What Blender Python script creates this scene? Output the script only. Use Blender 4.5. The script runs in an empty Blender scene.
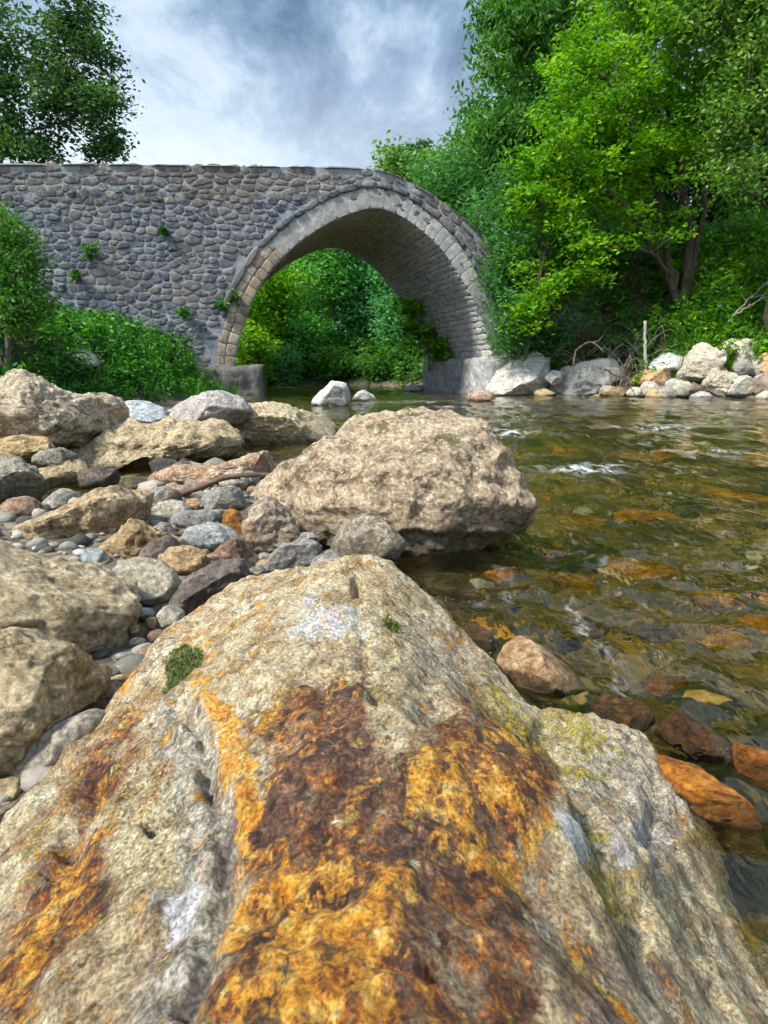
import bpy, bmesh, math, random
import numpy as np
from mathutils import Vector

random.seed(7)
RS = np.random.RandomState(11)
SC = bpy.context.scene
COL = SC.collection

# ------------------------------------------------------------------ camera
W, H, F = 768, 1024, 640.0
CAMZ = 0.55
TH = math.atan(140 / F)
cam_d = bpy.data.cameras.new('camera')
cam = bpy.data.objects.new('camera', cam_d)
COL.objects.link(cam)
cam.location = (0, 0, CAMZ)
cam.rotation_euler = (math.pi / 2 - TH, 0, 0)
cam_d.sensor_fit = 'HORIZONTAL'
cam_d.sensor_width = 36
cam_d.lens = 36 * F / W
cam_d.clip_start = 0.02
cam_d.clip_end = 2000
cam_d.dof.use_dof = True
cam_d.dof.focus_distance = 2.2
cam_d.dof.aperture_fstop = 40
SC.camera = cam
C0 = np.array([0, 0, CAMZ])
FW = np.array([0, math.cos(TH), -math.sin(TH)])
UP = np.array([0, math.sin(TH), math.cos(TH)])
RT = np.array([1.0, 0, 0])

def ray(px, py):
    return FW + RT * (px - W / 2) / F - UP * (py - H / 2) / F
def at_z(px, py, z):
    d = ray(px, py); return C0 + d * (z - CAMZ) / d[2]
def at_y(px, py, Y):
    d = ray(px, py); return C0 + d * Y / d[1]
def topix(P):
    Q = P - C0
    zc = Q @ FW
    return W / 2 + F * (Q @ RT) / zc, H / 2 - F * (Q @ UP) / zc

# ------------------------------------------------------------------ noise
_perm = np.random.RandomState(3).permutation(256)
_perm = np.concatenate([_perm, _perm, _perm])
_g = np.random.RandomState(4).normal(size=(256, 3)); _g /= np.linalg.norm(_g, axis=1)[:, None]
def perlin(P):
    P = np.asarray(P, float)
    I = np.floor(P).astype(int); Fp = P - I; I &= 255
    u = Fp * Fp * Fp * (Fp * (Fp * 6 - 15) + 10)
    out = 0
    for dx in (0, 1):
        wx = u[:, 0] if dx else 1 - u[:, 0]
        for dy in (0, 1):
            wy = u[:, 1] if dy else 1 - u[:, 1]
            for dz in (0, 1):
                wz = u[:, 2] if dz else 1 - u[:, 2]
                h = _perm[_perm[_perm[(I[:, 0] + dx) & 255] + ((I[:, 1] + dy) & 255)] + ((I[:, 2] + dz) & 255)]
                g = _g[h]
                out = out + wx * wy * wz * (g[:, 0] * (Fp[:, 0] - dx) + g[:, 1] * (Fp[:, 1] - dy) + g[:, 2] * (Fp[:, 2] - dz))
    return out * 1.5
def fbm(P, oct=4, lac=2.03, gain=0.5, ridged=False):
    P = np.asarray(P, float); a, s = 1.0, 0.0
    for i in range(oct):
        n = perlin(P + i * 17.3)
        if ridged: n = 1 - 2 * np.abs(n)
        s = s + a * n; a *= gain; P = P * lac
    return s
def fbm2(x, y, f, oct=3, seed=0.0, **k):
    sh = np.shape(x); x = np.ravel(x); y = np.ravel(y)
    return fbm(np.stack([x * f, y * f, np.full_like(x, seed * 7.7 + .31)], 1), oct, **k).reshape(sh)
def sstep(a, b, x):
    t = np.clip((x - a) / (b - a), 0, 1); return t * t * (3 - 2 * t)

# ------------------------------------------------------------------ object helpers
def mesh_data(name, V, faces, mats, smooth=True, attrs=None, midx=None):
    """faces: list of int arrays (n,k)"""
    me = bpy.data.meshes.new(name)
    V = np.ascontiguousarray(V, dtype=np.float32)
    me.vertices.add(len(V)); me.vertices.foreach_set('co', V.ravel())
    fl = [np.asarray(f, np.int32) for f in faces if len(f)]
    nl = sum(f.size for f in fl); nf = sum(len(f) for f in fl)
    me.loops.add(nl); me.polygons.add(nf)
    me.loops.foreach_set('vertex_index', np.concatenate([f.ravel() for f in fl]))
    tot = np.concatenate([np.full(len(f), f.shape[1], np.int32) for f in fl])
    st = np.concatenate([[0], np.cumsum(tot)[:-1]]).astype(np.int32)
    me.polygons.foreach_set('loop_start', st)
    me.polygons.foreach_set('loop_total', tot)
    if midx is not None: me.polygons.foreach_set('material_index', np.asarray(midx, np.int32))
    me.polygons.foreach_set('use_smooth', np.full(nf, smooth))
    for m in (mats if isinstance(mats, (list, tuple)) else [mats]): me.materials.append(m)
    for k, a in (attrs or {}).items():
        at = me.attributes.new(k, 'FLOAT', 'POINT'); at.data.foreach_set('value', np.asarray(a, np.float32))
    me.update(calc_edges=True); me.validate()
    return me
def tag(o, label=None, cat=None, group=None, kind=None):
    if label: o['label'] = label
    if cat: o['category'] = cat
    if group: o['group'] = group
    if kind: o['kind'] = kind
    return o
def empty(name, loc, label, cat, group=None):
    o = bpy.data.objects.new(name, None); COL.objects.link(o); o.location = loc
    o.empty_display_size = .2
    return tag(o, label, cat, group)
def obj(name, V, faces, mat, parent=None, loc=None, smooth=True, attrs=None):
    """V in world space; the object's origin goes to loc (or its parent's)"""
    V = np.asarray(V, float)
    if parent is not None: o0 = np.array(parent.location)
    elif loc is not None: o0 = np.array(loc, float)
    else: o0 = np.array([V[:, 0].mean(), V[:, 1].mean(), V[:, 2].min()])
    me = mesh_data(name, V - o0, faces, mat, smooth, attrs)
    o = bpy.data.objects.new(name, me); COL.objects.link(o)
    if parent is not None: o.parent = parent
    else: o.location = o0
    return o
def merge(parts):
    """parts: list of (V, faces list) -> one"""
    Vs, Fs, n = [], {}, 0
    for V, fl in parts:
        Vs.append(V)
        for f in fl:
            f = np.asarray(f)
            if len(f): Fs.setdefault(f.shape[1], []).append(f + n)
        n += len(V)
    return np.concatenate(Vs), [np.concatenate(v) for v in Fs.values()]
def tube(pts, rad, sides=7):
    pts = np.asarray(pts, float); rad = np.broadcast_to(np.asarray(rad, float), (len(pts),))
    T = np.gradient(pts, axis=0); T /= np.linalg.norm(T, axis=1)[:, None] + 1e-9
    a = np.array([0.31, 0.2, 1.0]) if abs(T[0, 2]) < .8 else np.array([1.0, .2, .1])
    N1 = np.cross(T, a); N1 /= np.linalg.norm(N1, axis=1)[:, None] + 1e-9
    N2 = np.cross(T, N1)
    th = np.linspace(0, 2 * math.pi, sides, endpoint=False)
    V = pts[:, None] + rad[:, None, None] * (np.cos(th)[None, :, None] * N1[:, None] + np.sin(th)[None, :, None] * N2[:, None])
    V = V.reshape(-1, 3); n = len(pts)
    i = np.arange(n - 1)[:, None] * sides; j = np.arange(sides)[None]
    q = np.stack([i + j, i + (j + 1) % sides, i + sides + (j + 1) % sides, i + sides + j], -1).reshape(-1, 4)
    V = np.concatenate([V, pts[:1], pts[-1:]])
    k = np.arange(sides)
    t1 = np.stack([np.full(sides, n * sides), (k + 1) % sides, k], 1)
    e = (n - 1) * sides
    t2 = np.stack([np.full(sides, n * sides + 1), e + k, e + (k + 1) % sides], 1)
    return V, [q, np.concatenate([t1, t2])]
def spline(P, n):
    P = np.asarray(P, float)
    d = np.concatenate([[0], np.cumsum(np.linalg.norm(np.diff(P, axis=0), axis=1))])
    t = np.linspace(0, d[-1], n); m = np.gradient(P, d, axis=0) if len(P) > 2 else np.repeat((P[1:] - P[:1]) / d[-1], 2, 0)
    k = np.clip(np.searchsorted(d, t) - 1, 0, len(P) - 2); h = (d[k + 1] - d[k]); s = ((t - d[k]) / h)[:, None]; h = h[:, None]
    return ((2 * s**3 - 3 * s**2 + 1) * P[k] + (s**3 - 2 * s**2 + s) * h * m[k] + (-2 * s**3 + 3 * s**2) * P[k + 1] + (s**3 - s**2) * h * m[k + 1])
def polydist(px, py, poly):
    """signed distance to a closed polygon (negative inside)"""
    poly = np.asarray(poly, float); d = np.full(px.shape, 1e9); ins = np.zeros(px.shape, bool)
    n = len(poly)
    for i in range(n):
        a, b = poly[i], poly[(i + 1) % n]; e = b - a
        t = np.clip(((px - a[0]) * e[0] + (py - a[1]) * e[1]) / (e @ e + 1e-12), 0, 1)
        d = np.minimum(d, np.hypot(px - a[0] - t * e[0], py - a[1] - t * e[1]))
        c = ((a[1] > py) != (b[1] > py)) & (px < (b[0] - a[0]) * (py - a[1]) / (b[1] - a[1] + 1e-12) + a[0])
        ins ^= c
    return np.where(ins, -d, d)
def linedist(px, py, line):
    d = np.full(px.shape, 1e9)
    for a, b in zip(line[:-1], line[1:]):
        a = np.array(a, float); b = np.array(b, float); e = b - a
        t = np.clip(((px - a[0]) * e[0] + (py - a[1]) * e[1]) / (e @ e + 1e-12), 0, 1)
        d = np.minimum(d, np.hypot(px - a[0] - t * e[0], py - a[1] - t * e[1]))
    return d
_ico = {}
def ico(n):
    if n not in _ico:
        bm = bmesh.new(); bmesh.ops.create_icosphere(bm, subdivisions=n, radius=1)
        _ico[n] = (np.array([v.co[:] for v in bm.verts]), np.array([[v.index for v in f.verts] for f in bm.faces]))
        bm.free()
    return _ico[n]

# ------------------------------------------------------------------ material helpers
class NT:
    def __init__(s, name):
        s.m = bpy.data.materials.new(name); s.m.use_nodes = True
        s.t = s.m.node_tree; s.t.nodes.clear()
        s.out = s.t.nodes.new('ShaderNodeOutputMaterial')
    def n(s, typ, ins=None, **pr):
        nd = s.t.nodes.new('ShaderNode' + typ)
        for k, v in pr.items(): setattr(nd, k, v)
        for k, v in (ins or {}).items(): s.set(nd.inputs[k], v)
        return nd
    def set(s, sock, v):
        if isinstance(v, bpy.types.NodeSocket): s.t.links.new(v, sock)
        elif isinstance(v, bpy.types.Node): s.t.links.new(v.outputs[0], sock)
        else:
            if sock.type == 'RGBA' and len(v) == 3: v = (*v, 1)
            sock.default_value = v
    def noise(s, vec, scale, detail=5, rough=.55, dist=0., out='Fac'):
        return s.n('TexNoise', {'Vector': vec, 'Scale': scale, 'Detail': detail, 'Roughness': rough, 'Distortion': dist}).outputs[out]
    def ramp(s, fac, stops, interp='LINEAR'):
        r = s.n('ValToRGB', {'Fac': fac}); c = r.color_ramp; c.interpolation = interp
        while len(c.elements) < len(stops): c.elements.new(.5)
        for e, (p, col) in zip(c.elements, stops):
            e.position = p
            if not hasattr(col, '__len__'): col = (col, col, col)
            e.color = (*col, 1)
        return r.outputs['Color']
    def mix(s, fac, a, b, mode='MIX'):
        m = s.n('Mix', data_type='RGBA', blend_type=mode)
        s.set(m.inputs[0], fac); s.set(m.inputs[6], a); s.set(m.inputs[7], b)
        return m.outputs[2]
    def math(s, op, a, b=0., c=None):
        m = s.n('Math', operation=op); s.set(m.inputs[0], a); s.set(m.inputs[1], b)
        if c is not None: s.set(m.inputs[2], c)
        return m.outputs[0]
    def vmul(s, v, k):
        m = s.n('VectorMath', operation='MULTIPLY'); s.set(m.inputs[0], v); s.set(m.inputs[1], k); return m.outputs[0]
    def vadd(s, v, k):
        m = s.n('VectorMath', operation='ADD'); s.set(m.inputs[0], v); s.set(m.inputs[1], k); return m.outputs[0]
    def attr(s, name): return s.n('Attribute', attribute_name=name).outputs['Fac']
    def bump(s, h, strength, dist, normal=None):
        b = s.n('Bump', {'Height': h, 'Strength': strength, 'Distance': dist})
        if normal is not None: s.set(b.inputs['Normal'], normal)
        return b.outputs[0]
    def done(s, sh):
        s.set(s.out.inputs['Surface'], sh); return s.m
    def pbsdf(s, col, rough=.8, normal=None, spec=.5, **k):
        p = s.n('BsdfPrincipled', {'Base Color': col, 'Roughness': rough, 'Specular IOR Level': spec, **k})
        if normal is not None: s.set(p.inputs['Normal'], normal)
        return p.outputs[0]

def rock_material(name, c1, c2, c3, scale=4., bump=1., lichen=(.42, .41, .36), lich_amt=.3, speck=.75, moss=0., crack=.75, gloss=0., wz=(.030, .065)):
    t = NT(name)
    oi = t.n('ObjectInfo')
    vec = t.vadd(t.n('TexCoord').outputs['Object'], t.vmul(t.n('CombineXYZ', {0: oi.outputs['Random'], 1: oi.outputs['Random'], 2: oi.outputs['Random']}).outputs[0], (13, 7, 9)))
    big = t.noise(vec, scale, 10, .70, .1)
    col = t.ramp(big, [(.28, c1), (.47, c2), (.68, c3)])
    n2 = t.noise(vec, scale * 4.2, 10, .74, .08)
    li = t.ramp(n2, [(.60 - lich_amt * .3, 0.), (.74 - lich_amt * .3, 1.)])
    col = t.mix(t.math('MULTIPLY', li, .75), col, lichen)
    n3 = t.noise(vec, 95., 6, .75)
    n4 = t.noise(vec, scale * 13, 8, .76, .05)
    col = t.mix(.75, col, t.ramp(n4, [(.36, .36), (.5, .95), (.64, 1.45)]), 'MULTIPLY')
    col = t.mix(speck, col, t.ramp(n3, [(.36, .3), (.5, .95), (.64, 1.6)]), 'MULTIPLY')
    n5 = t.noise(t.vmul(vec, (1, 1, 2.6)), scale * 2.2, 9, .74, .25)
    dark = t.ramp(n5, [(.36, .30), (.48, 1.)])
    col = t.mix(.8, col, dark, 'MULTIPLY')
    wv = t.vadd(vec, t.vmul(t.noise(vec, 7., 4, .6, out='Color'), (.22, .22, .22)))
    vo = t.n('TexVoronoi', {'Vector': t.vmul(wv, (1, 1, 1.8)), 'Scale': scale * 1.6}, feature='DISTANCE_TO_EDGE').outputs['Distance']
    cr = t.ramp(vo, [(.0, 0.), (.035, 1.)])
    gate = t.ramp(t.noise(vec, scale * .9, 3), [(.45, 0.), (.6, 1.)])
    crk = t.mix(t.math('MULTIPLY', gate, crack), (1, 1, 1), cr)
    col = t.mix(.65, col, crk, 'MULTIPLY')
    if moss:
        mz = t.n('SeparateXYZ', {0: t.n('NewGeometry').outputs['Normal']}).outputs['Z']
        mm = t.math('MULTIPLY', t.ramp(t.noise(vec, 9., 6, .7), [(.55, 0.), (.62, 1.)]), t.ramp(mz, [(.2, 0.), (.6, 1.)]))
        col = t.mix(t.math('MULTIPLY', mm, moss), col, (.075, .085, .022))
    col = t.mix(1., col, oi.outputs['Color'], 'MULTIPLY')
    pz = t.n('SeparateXYZ', {0: t.n('NewGeometry').outputs['Position']}).outputs['Z']
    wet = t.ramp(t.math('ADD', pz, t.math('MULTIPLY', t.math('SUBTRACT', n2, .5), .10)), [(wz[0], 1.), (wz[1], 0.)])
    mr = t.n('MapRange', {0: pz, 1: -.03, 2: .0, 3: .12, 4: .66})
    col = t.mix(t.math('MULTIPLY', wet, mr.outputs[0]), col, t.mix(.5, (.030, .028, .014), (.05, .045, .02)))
    hgt = t.math('ADD', t.math('MULTIPLY', n2, .55), t.math('ADD', t.math('MULTIPLY', n3, .16), t.math('MULTIPLY', crk, .10)))
    hgt = t.math('ADD', hgt, t.math('ADD', t.math('MULTIPLY', n5, .5), t.math('MULTIPLY', n4, .40)))
    nrm = t.bump(hgt, .85, .035 * bump)
    rough = t.math('SUBTRACT', .88 - gloss, t.math('MULTIPLY', wet, .62 - gloss * .8))
    return t.done(t.pbsdf(col, rough, nrm, .35))

M = {}
M['tan'] = rock_material('tan_rock', (.19, .145, .09), (.37, .295, .19), (.49, .42, .30), 4.5, lichen=(.47, .44, .36))
M['grey'] = rock_material('grey_rock', (.10, .10, .105), (.24, .235, .225), (.37, .365, .35), 5., lichen=(.44, .44, .42))
M['pink'] = rock_material('pinkish_rock', (.15, .085, .062), (.31, .205, .145), (.43, .36, .28), 4., lichen=(.50, .47, .42), lich_amt=.45)
M['white'] = rock_material('pale_rock', (.24, .24, .24), (.47, .47, .47), (.63, .63, .62), 4., lichen=(.66, .66, .65), lich_amt=.5)
M['dark'] = rock_material('dark_rock', (.035, .03, .03), (.10, .088, .082), (.19, .17, .155), 5., lichen=(.25, .24, .22), lich_amt=.1)
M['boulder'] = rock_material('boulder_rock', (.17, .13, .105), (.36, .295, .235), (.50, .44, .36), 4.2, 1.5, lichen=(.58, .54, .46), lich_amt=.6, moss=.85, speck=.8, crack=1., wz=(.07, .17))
M['slabrock'] = rock_material('pale_slab_rock', (.20, .15, .095), (.40, .33, .225), (.52, .46, .35), 4.2, 1.2, lichen=(.58, .54, .44), lich_amt=.55, speck=.75, crack=1.)
M['round'] = rock_material('smooth_cobble', (.20, .195, .18), (.30, .29, .265), (.38, .37, .34), 5., .35, lichen=(.43, .42, .40), lich_amt=.2, speck=.75, crack=.0)
M['orange'] = rock_material('rusty_rock', (.07, .025, .008), (.36, .13, .022), (.60, .28, .05), 9., 1., lichen=(.45, .33, .15), lich_amt=.15, gloss=.55)
M['wet'] = rock_material('wet_rock', (.020, .016, .012), (.075, .05, .03), (.20, .12, .06), 8., 1., lichen=(.32, .16, .05), lich_amt=.25, gloss=.62)
# ------------------------------------------------------------------ light and sky
SUN_EL, SUN_AZ = math.radians(50), math.radians(-126)      # azimuth measured from +y towards +x
sd = bpy.data.lights.new('sun', 'SUN'); sd.energy = 4.2; sd.angle = math.radians(9); sd.color = (1, .95, .86)
so = bpy.data.objects.new('sun', sd); COL.objects.link(so)
sdir = Vector((math.sin(SUN_AZ) * math.cos(SUN_EL), math.cos(SUN_AZ) * math.cos(SUN_EL), math.sin(SUN_EL)))
so.rotation_euler = sdir.to_track_quat('Z', 'Y').to_euler(); so.location = (-10, -7, 15)

wd = bpy.data.worlds.new('World'); SC.world = wd; wd.use_nodes = True
nt = wd.node_tree; nt.nodes.clear()
class WT(NT):
    def __init__(s, tree): s.t = tree
w = WT(nt)
sky = w.n('TexSky', sky_type='NISHITA', sun_disc=False, sun_elevation=SUN_EL, sun_rotation=SUN_AZ % (2 * math.pi), air_density=1.0, dust_density=.6, ozone_density=2.0)
tc = w.n('TexCoord').outputs['Generated']
sp = w.n('SeparateXYZ', {0: tc})
zz = w.math('ADD', w.math('MAXIMUM', sp.outputs['Z'], 0.), .35)
pv = w.n('CombineXYZ', {0: w.math('DIVIDE', sp.outputs['X'], zz), 1: w.math('DIVIDE', sp.outputs['Y'], zz), 2: 3.4}).outputs[0]
wrp = w.vadd(pv, w.vmul(w.noise(pv, 1.1, 3, .5, out='Color'), (.45, .45, .3)))
n1 = w.noise(w.vmul(wrp, (1.15, .8, 1)), 2.3, 10, .62, .08)
n2 = w.noise(wrp, .85, 2, .5)
f = w.math('ADD', w.math('MULTIPLY', n1, .8), w.math('MULTIPLY', n2, .35))
cloud = w.ramp(f, [(.44, (.62, .98, 1.6)), (.52, (1.05, 1.65, 2.6)), (.575, (1.9, 2.75, 3.9)), (.63, (3.7, 4.6, 5.6)), (.71, (5.2, 5.8, 6.5))])
gap = w.ramp(w.noise(wrp, 1.3, 5, .5), [(.60, 0.), (.70, 1.)])
skyb = w.mix(1., sky.outputs[0], (1.0, 1.0, 1.0), 'MULTIPLY')
colr = w.mix(w.math('MULTIPLY', gap, .7), cloud, skyb)
# brighter cloud base low over the horizon, up-stream
low = w.ramp(sp.outputs['Z'], [(.26, 1.), (.41, 0.)])
colr = w.mix(w.math('MULTIPLY', low, .55), colr, (5.2, 6.0, 6.8))
# unseen sky overhead and behind the viewer, brightened as added shadow fill
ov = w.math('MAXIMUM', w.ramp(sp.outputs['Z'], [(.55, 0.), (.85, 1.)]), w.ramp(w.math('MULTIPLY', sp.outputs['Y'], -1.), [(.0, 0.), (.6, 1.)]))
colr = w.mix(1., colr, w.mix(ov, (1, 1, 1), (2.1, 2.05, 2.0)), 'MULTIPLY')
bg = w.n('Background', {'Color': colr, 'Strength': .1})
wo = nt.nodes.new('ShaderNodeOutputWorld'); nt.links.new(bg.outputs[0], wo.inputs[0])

vs = SC.view_settings; vs.view_transform = 'Standard'; vs.look = 'None'; vs.gamma = 1; vs.use_curve_mapping = False; vs.exposure = 0.8
SC.cycles.use_denoising = True
SC.cycles.denoising_input_passes = 'RGB_ALBEDO'
try: SC.cycles.denoiser = 'OPENIMAGEDENOISE'
except Exception: pass
SC.cycles.max_bounces = 8; SC.cycles.diffuse_bounces = 3; SC.cycles.transmission_bounces = 6; SC.cycles.transparent_max_bounces = 8
SC.cycles.sample_clamp_indirect = 6; SC.cycles.caustics_reflective = False

# ------------------------------------------------------------------ terrain
Ly = np.array([(-6, .35), (0, .20), (1, .0), (1.6, -.18), (2.3, -.16), (3, -.50), (3.5, -.85), (4.2, -1.15), (5, -1.0), (5.7, -.55), (6.5, -.8), (8, -1.8), (10, -2.4), (12, -2.7), (15, -2.8), (20, -4.2), (24, -8), (27, -16), (30, -40), (200, -200)])
Ry = np.array([(-6, 8.5), (0, 8.8), (8, 8.8), (11, 10.5), (13.3, 8.5), (14.4, 5.6), (15.6, 2.6), (18, 1.9), (20, 1.6), (23, 1.3), (25, .4), (26.5, -2), (28, -8), (31, -40), (200, -400)])
CH = [(-.25, 4.25), (-.9, 3.95), (-1.45, 3.5), (-1.5, 2.75), (-1.75, 2.35), (-2.6, 2.2)]
def ground(x, y, fine=True):
    x = np.asarray(x, float); y = np.asarray(y, float); sh = x.shape; x = x.ravel(); y = y.ravel()
    L = np.interp(y, Ly[:, 0], Ly[:, 1]); R = np.interp(y, Ry[:, 0], Ry[:, 1])
    dl = np.sign(x - L) * linedist(x, y, [(b, a) for a, b in Ly]); dr = np.sign(R - x) * linedist(x, y, [(b, a) for a, b in Ry])
    d = np.minimum(dl, dr)
    bed = -np.clip(.03 + .75 * np.minimum(np.maximum(d, 0), .25) + .28 * np.maximum(d - .25, 0), 0, .45)
    left = .045 + np.clip(-dl, 0, 4) * .03
    B = np.interp(y, [0, 4, 6, 8, 11, 15, 20], [-4.4, -3.9, -4.6, -4.6, -3.3, -3.2, -4.6])
    left = left + .95 * sstep(0, 1.5, B - x) * sstep(1, 5, y + 3) + .10 * np.clip(B - x - 1.2, 0, 30) * sstep(0, 4, y)
    left = left + 2.2 * sstep(16, 22, y) * sstep(0, 3, B - x)
    a = np.maximum(-dr, 0)
    st = 1.3 - .85 * sstep(17, 24, y); lowf = .25 + .75 * sstep(-3, 6, x - .12 * (y - 25))
    right = .04 + .30 * np.minimum(a, .6) + st * np.clip(a - .6, 0, 2.4) + lowf * (.42 * np.clip(a - 3., 0, 14) + .1 * np.clip(a - 17, 0, 40))
    z = np.where(d > 0, bed, np.where(dl < dr, left, right))
    # side channel behind the gravel bar
    cd = linedist(x, y, CH)
    z = np.where(cd < .75, np.minimum(z, -.13 + .22 * sstep(.16, .6, cd)), z)
    z = z + .05 * fbm2(x, y, .9, 3, 1) * sstep(-.6, 1.5, np.abs(d)) * np.where(d > 0, .8, 1)
    if fine: z = z + .012 * fbm2(x, y, 7., 3, 2)
    return z.reshape(sh)
def gz(x, y): return float(ground(np.array([x]), np.array([y]))[0])
def axis(lo, hi, mid, h0, g):
    up = [mid]; h = h0
    while up[-1] < hi: up.append(up[-1] + h); h = h0 + g * (up[-1] - mid)
    dn = [mid]; h = h0
    while dn[-1] > lo: dn.append(dn[-1] - h); h = h0 + g * (mid - dn[-1])
    return np.array(dn[:0:-1] + up)
def grid(xs, ys, fn):
    X, Y = np.meshgrid(xs, ys); Z = fn(X, Y)
    V = np.stack([X, Y, Z], -1).reshape(-1, 3); nx, ny = len(xs), len(ys)
    i = (np.arange(ny - 1)[:, None] * nx + np.arange(nx - 1)[None]).ravel()
    return V, [np.stack([i, i + 1, i + nx + 1, i + nx], 1)]

t = NT('river_ground')
P = t.n('NewGeometry').outputs['Position']; pz = t.n('SeparateXYZ', {0: P}).outputs['Z']
vo = t.n('TexVoronoi', {'Vector': t.vadd(P, t.vmul(t.noise(P, 6, 3, out='Color'), (.1, .1, .1))), 'Scale': 17.}, feature='F1')
cell = t.n('SeparateXYZ', {0: vo.outputs['Color']}).outputs['X']
peb = t.ramp(cell, [(.0, (.04, .038, .015)), (.35, (.09, .08, .022)), (.6, (.19, .14, .035)), (.78, (.42, .22, .03)), (1., (.22, .21, .17))])
bn = t.noise(P, 1.7, 4, .6)
bed = t.mix(t.ramp(bn, [(.44, 0.), (.56, 1.)]), t.mix(.78, peb, (.016, .019, .006)), t.mix(.5, peb, (.13, .088, .012)))
grav = t.mix(.45, t.ramp(cell, [(0, (.05, .043, .034)), (.5, (.13, .11, .08)), (1., (.27, .24, .19))]), (.085, .068, .045))
soil = t.ramp(t.noise(P, 5, 6, .65), [(.35, (.035, .026, .014)), (.6, (.09, .065, .035)), (.75, (.06, .085, .02))])
vpos = t.n('SeparateXYZ', {0: P})
c = t.mix(t.ramp(pz, [(.0, 0.), (.02, 1.)]), bed, grav)
c = t.mix(t.math('MULTIPLY', t.ramp(t.math('ADD', pz, t.math('MULTIPLY', bn, .12)), [(.22, 0.), (.36, 1.)]), 1.), c, soil)
far = t.ramp(t.math('MULTIPLY', t.math('ADD', vpos.outputs['Y'], 0.), .02), [(.45, 0.), (.56, 1.)])
c = t.mix(t.math('MULTIPLY', far, t.ramp(pz, [(.05, 0.), (.2, 1.)])), c, (.035, .075, .016))
h = t.math('ADD', t.math('MULTIPLY', vo.outputs['Distance'], -1.2), t.math('MULTIPLY', t.noise(P, 60, 5, .7), .3))
M['ground'] = t.done(t.pbsdf(c, .85, t.bump(h, .8, .03), .3))

xs = axis(-260, 260, .3, .035, .028); ys = axis(-60, 520, 1.3, .035, .028)
V, Fc = grid(xs, ys, ground)
g = obj('ground', V, Fc, M['ground'], loc=(0, 0, 0)); tag(g, 'stony river bed, gravel bar and rising earth banks', 'ground', kind='structure')

# ------------------------------------------------------------------ water
def waves(x, y):
    wx = x + .25 * fbm2(x, y, .8, 2, 5); wy = y + .25 * fbm2(x, y, .8, 2, 6)
    ca, sa = math.cos(.34), math.sin(.34)
    a = -sa * wx + ca * wy; b = ca * wx + sa * wy
    n = np.exp(-np.hypot(x - .75, y - 1.35) / .9)
    h = .024 * fbm2(a * .6, b * 1.5, 1.5, 3, 7, gain=.5) + .011 * fbm2(a * 1.0, b * .85, 6, 3, 8, ridged=True)
    h = h + n * (.017 * fbm2(a * .5, b * 1.3, 5.5, 3, 9, ridged=True) + .008 * fbm2(a, b, 14, 2, 10))
    rap = 0
    for px, py, r in ((580, 475, .5), (415, 404, 1.3), (600, 440, .8), (520, 440, .7), (690, 460, .7)):
        q = at_z(px, py, 0); rap = rap + np.exp(-((x - q[0])**2 + (y - q[1])**2) / r**2)
    far = sstep(2.5, 6, y)
    h = h + rap * .02 * fbm2(wx * .8, wy * 1.3, 3.2, 3, 12, ridged=True) + far * .020 * fbm2(wx * .55, wy * 1.2, 1.4, 3, 14)
    return h - .004
wxs = axis(-30, 12, .8, .012, .022); wys = axis(-6, 40, 1.2, .012, .022)
V, Fc = grid(wxs, wys, waves)
q = V; foam = np.zeros(len(q))
for px, py, rx, ry in ((582, 474, .22, .16), (410, 403, .9, .5), (445, 408, .5, .3), (300, 441, .2, .15), (700, 455, .35, .15), (520, 436, .3, .25), (640, 428, .5, .2)):
    k = at_z(px, py, 0); foam = np.maximum(foam, np.exp(-((q[:, 0] - k[0]) / rx)**2 - ((q[:, 1] - k[1]) / ry)**2))
line = [at_z(x, y, 0)[:2] for x, y in ((538, 580), (552, 592), (566, 612), (582, 636), (604, 662), (620, 682), (630, 698))]
lw = .012 * fbm2(q[:, 0], q[:, 1], 9, 2, 33)
foam = np.maximum(foam, .55 * np.exp(-((linedist(q[:, 0] + lw, q[:, 1] + lw, line)) / .014)**2))
for ln, wdd in (([(470, 606), (486, 612)], .012), ([(500, 570), (512, 592), (506, 612)], .010), ([(640, 590), (652, 612)], .008), ([(600, 562), (612, 580)], .008), ([(590, 700), (640, 716)], .014), ([(660, 560), (690, 566)], .010), ([(560, 548), (590, 552)], .010)):
    foam = np.maximum(foam, .35 * np.exp(-((linedist(q[:, 0] + lw, q[:, 1] + lw, [at_z(x, y, 0)[:2] for x, y in ln])) / wdd)**2))
t = NT('river_water')
P = t.n('NewGeometry').outputs['Position']
vv = t.n('Mapping', {'Vector': P, 'Rotation': (0, 0, .34), 'Scale': (1.6, .8, 1)}).outputs[0]
hb = t.math('ADD', t.noise(vv, 7., 3, .5, .3), t.math('MULTIPLY', t.noise(vv, 24., 2, .5, .2), .18))
nr = t.bump(hb, 1., .022)
gl = t.n('BsdfPrincipled', {'Base Color': (.90, .94, .60, 1), 'Roughness': .02, 'IOR': 1.333, 'Transmission Weight': 1., 'Normal': nr})
fo = t.n('BsdfPrincipled', {'Base Color': (.78, .80, .80, 1), 'Roughness': .45})
fm = t.math('MULTIPLY', t.attr('foam'), t.ramp(t.noise(t.n('Mapping', {'Vector': P, 'Rotation': (0, 0, .2), 'Scale': (1.0, .6, 1)}).outputs[0], 8., 8, .78, .6), [(.50, 0.), (.63, 1.)]))
mx = t.n('MixShader', {0: fm}); t.set(mx.inputs[1], gl.outputs[0]); t.set(mx.inputs[2], fo.outputs[0])
M['water'] = t.done(mx.outputs[0])
wt = obj('river_water', V, Fc, M['water'], loc=(0, 0, 0), attrs={'foam': foam}); tag(wt, 'clear shallow olive river water with ripples', 'water', kind='structure')
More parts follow.
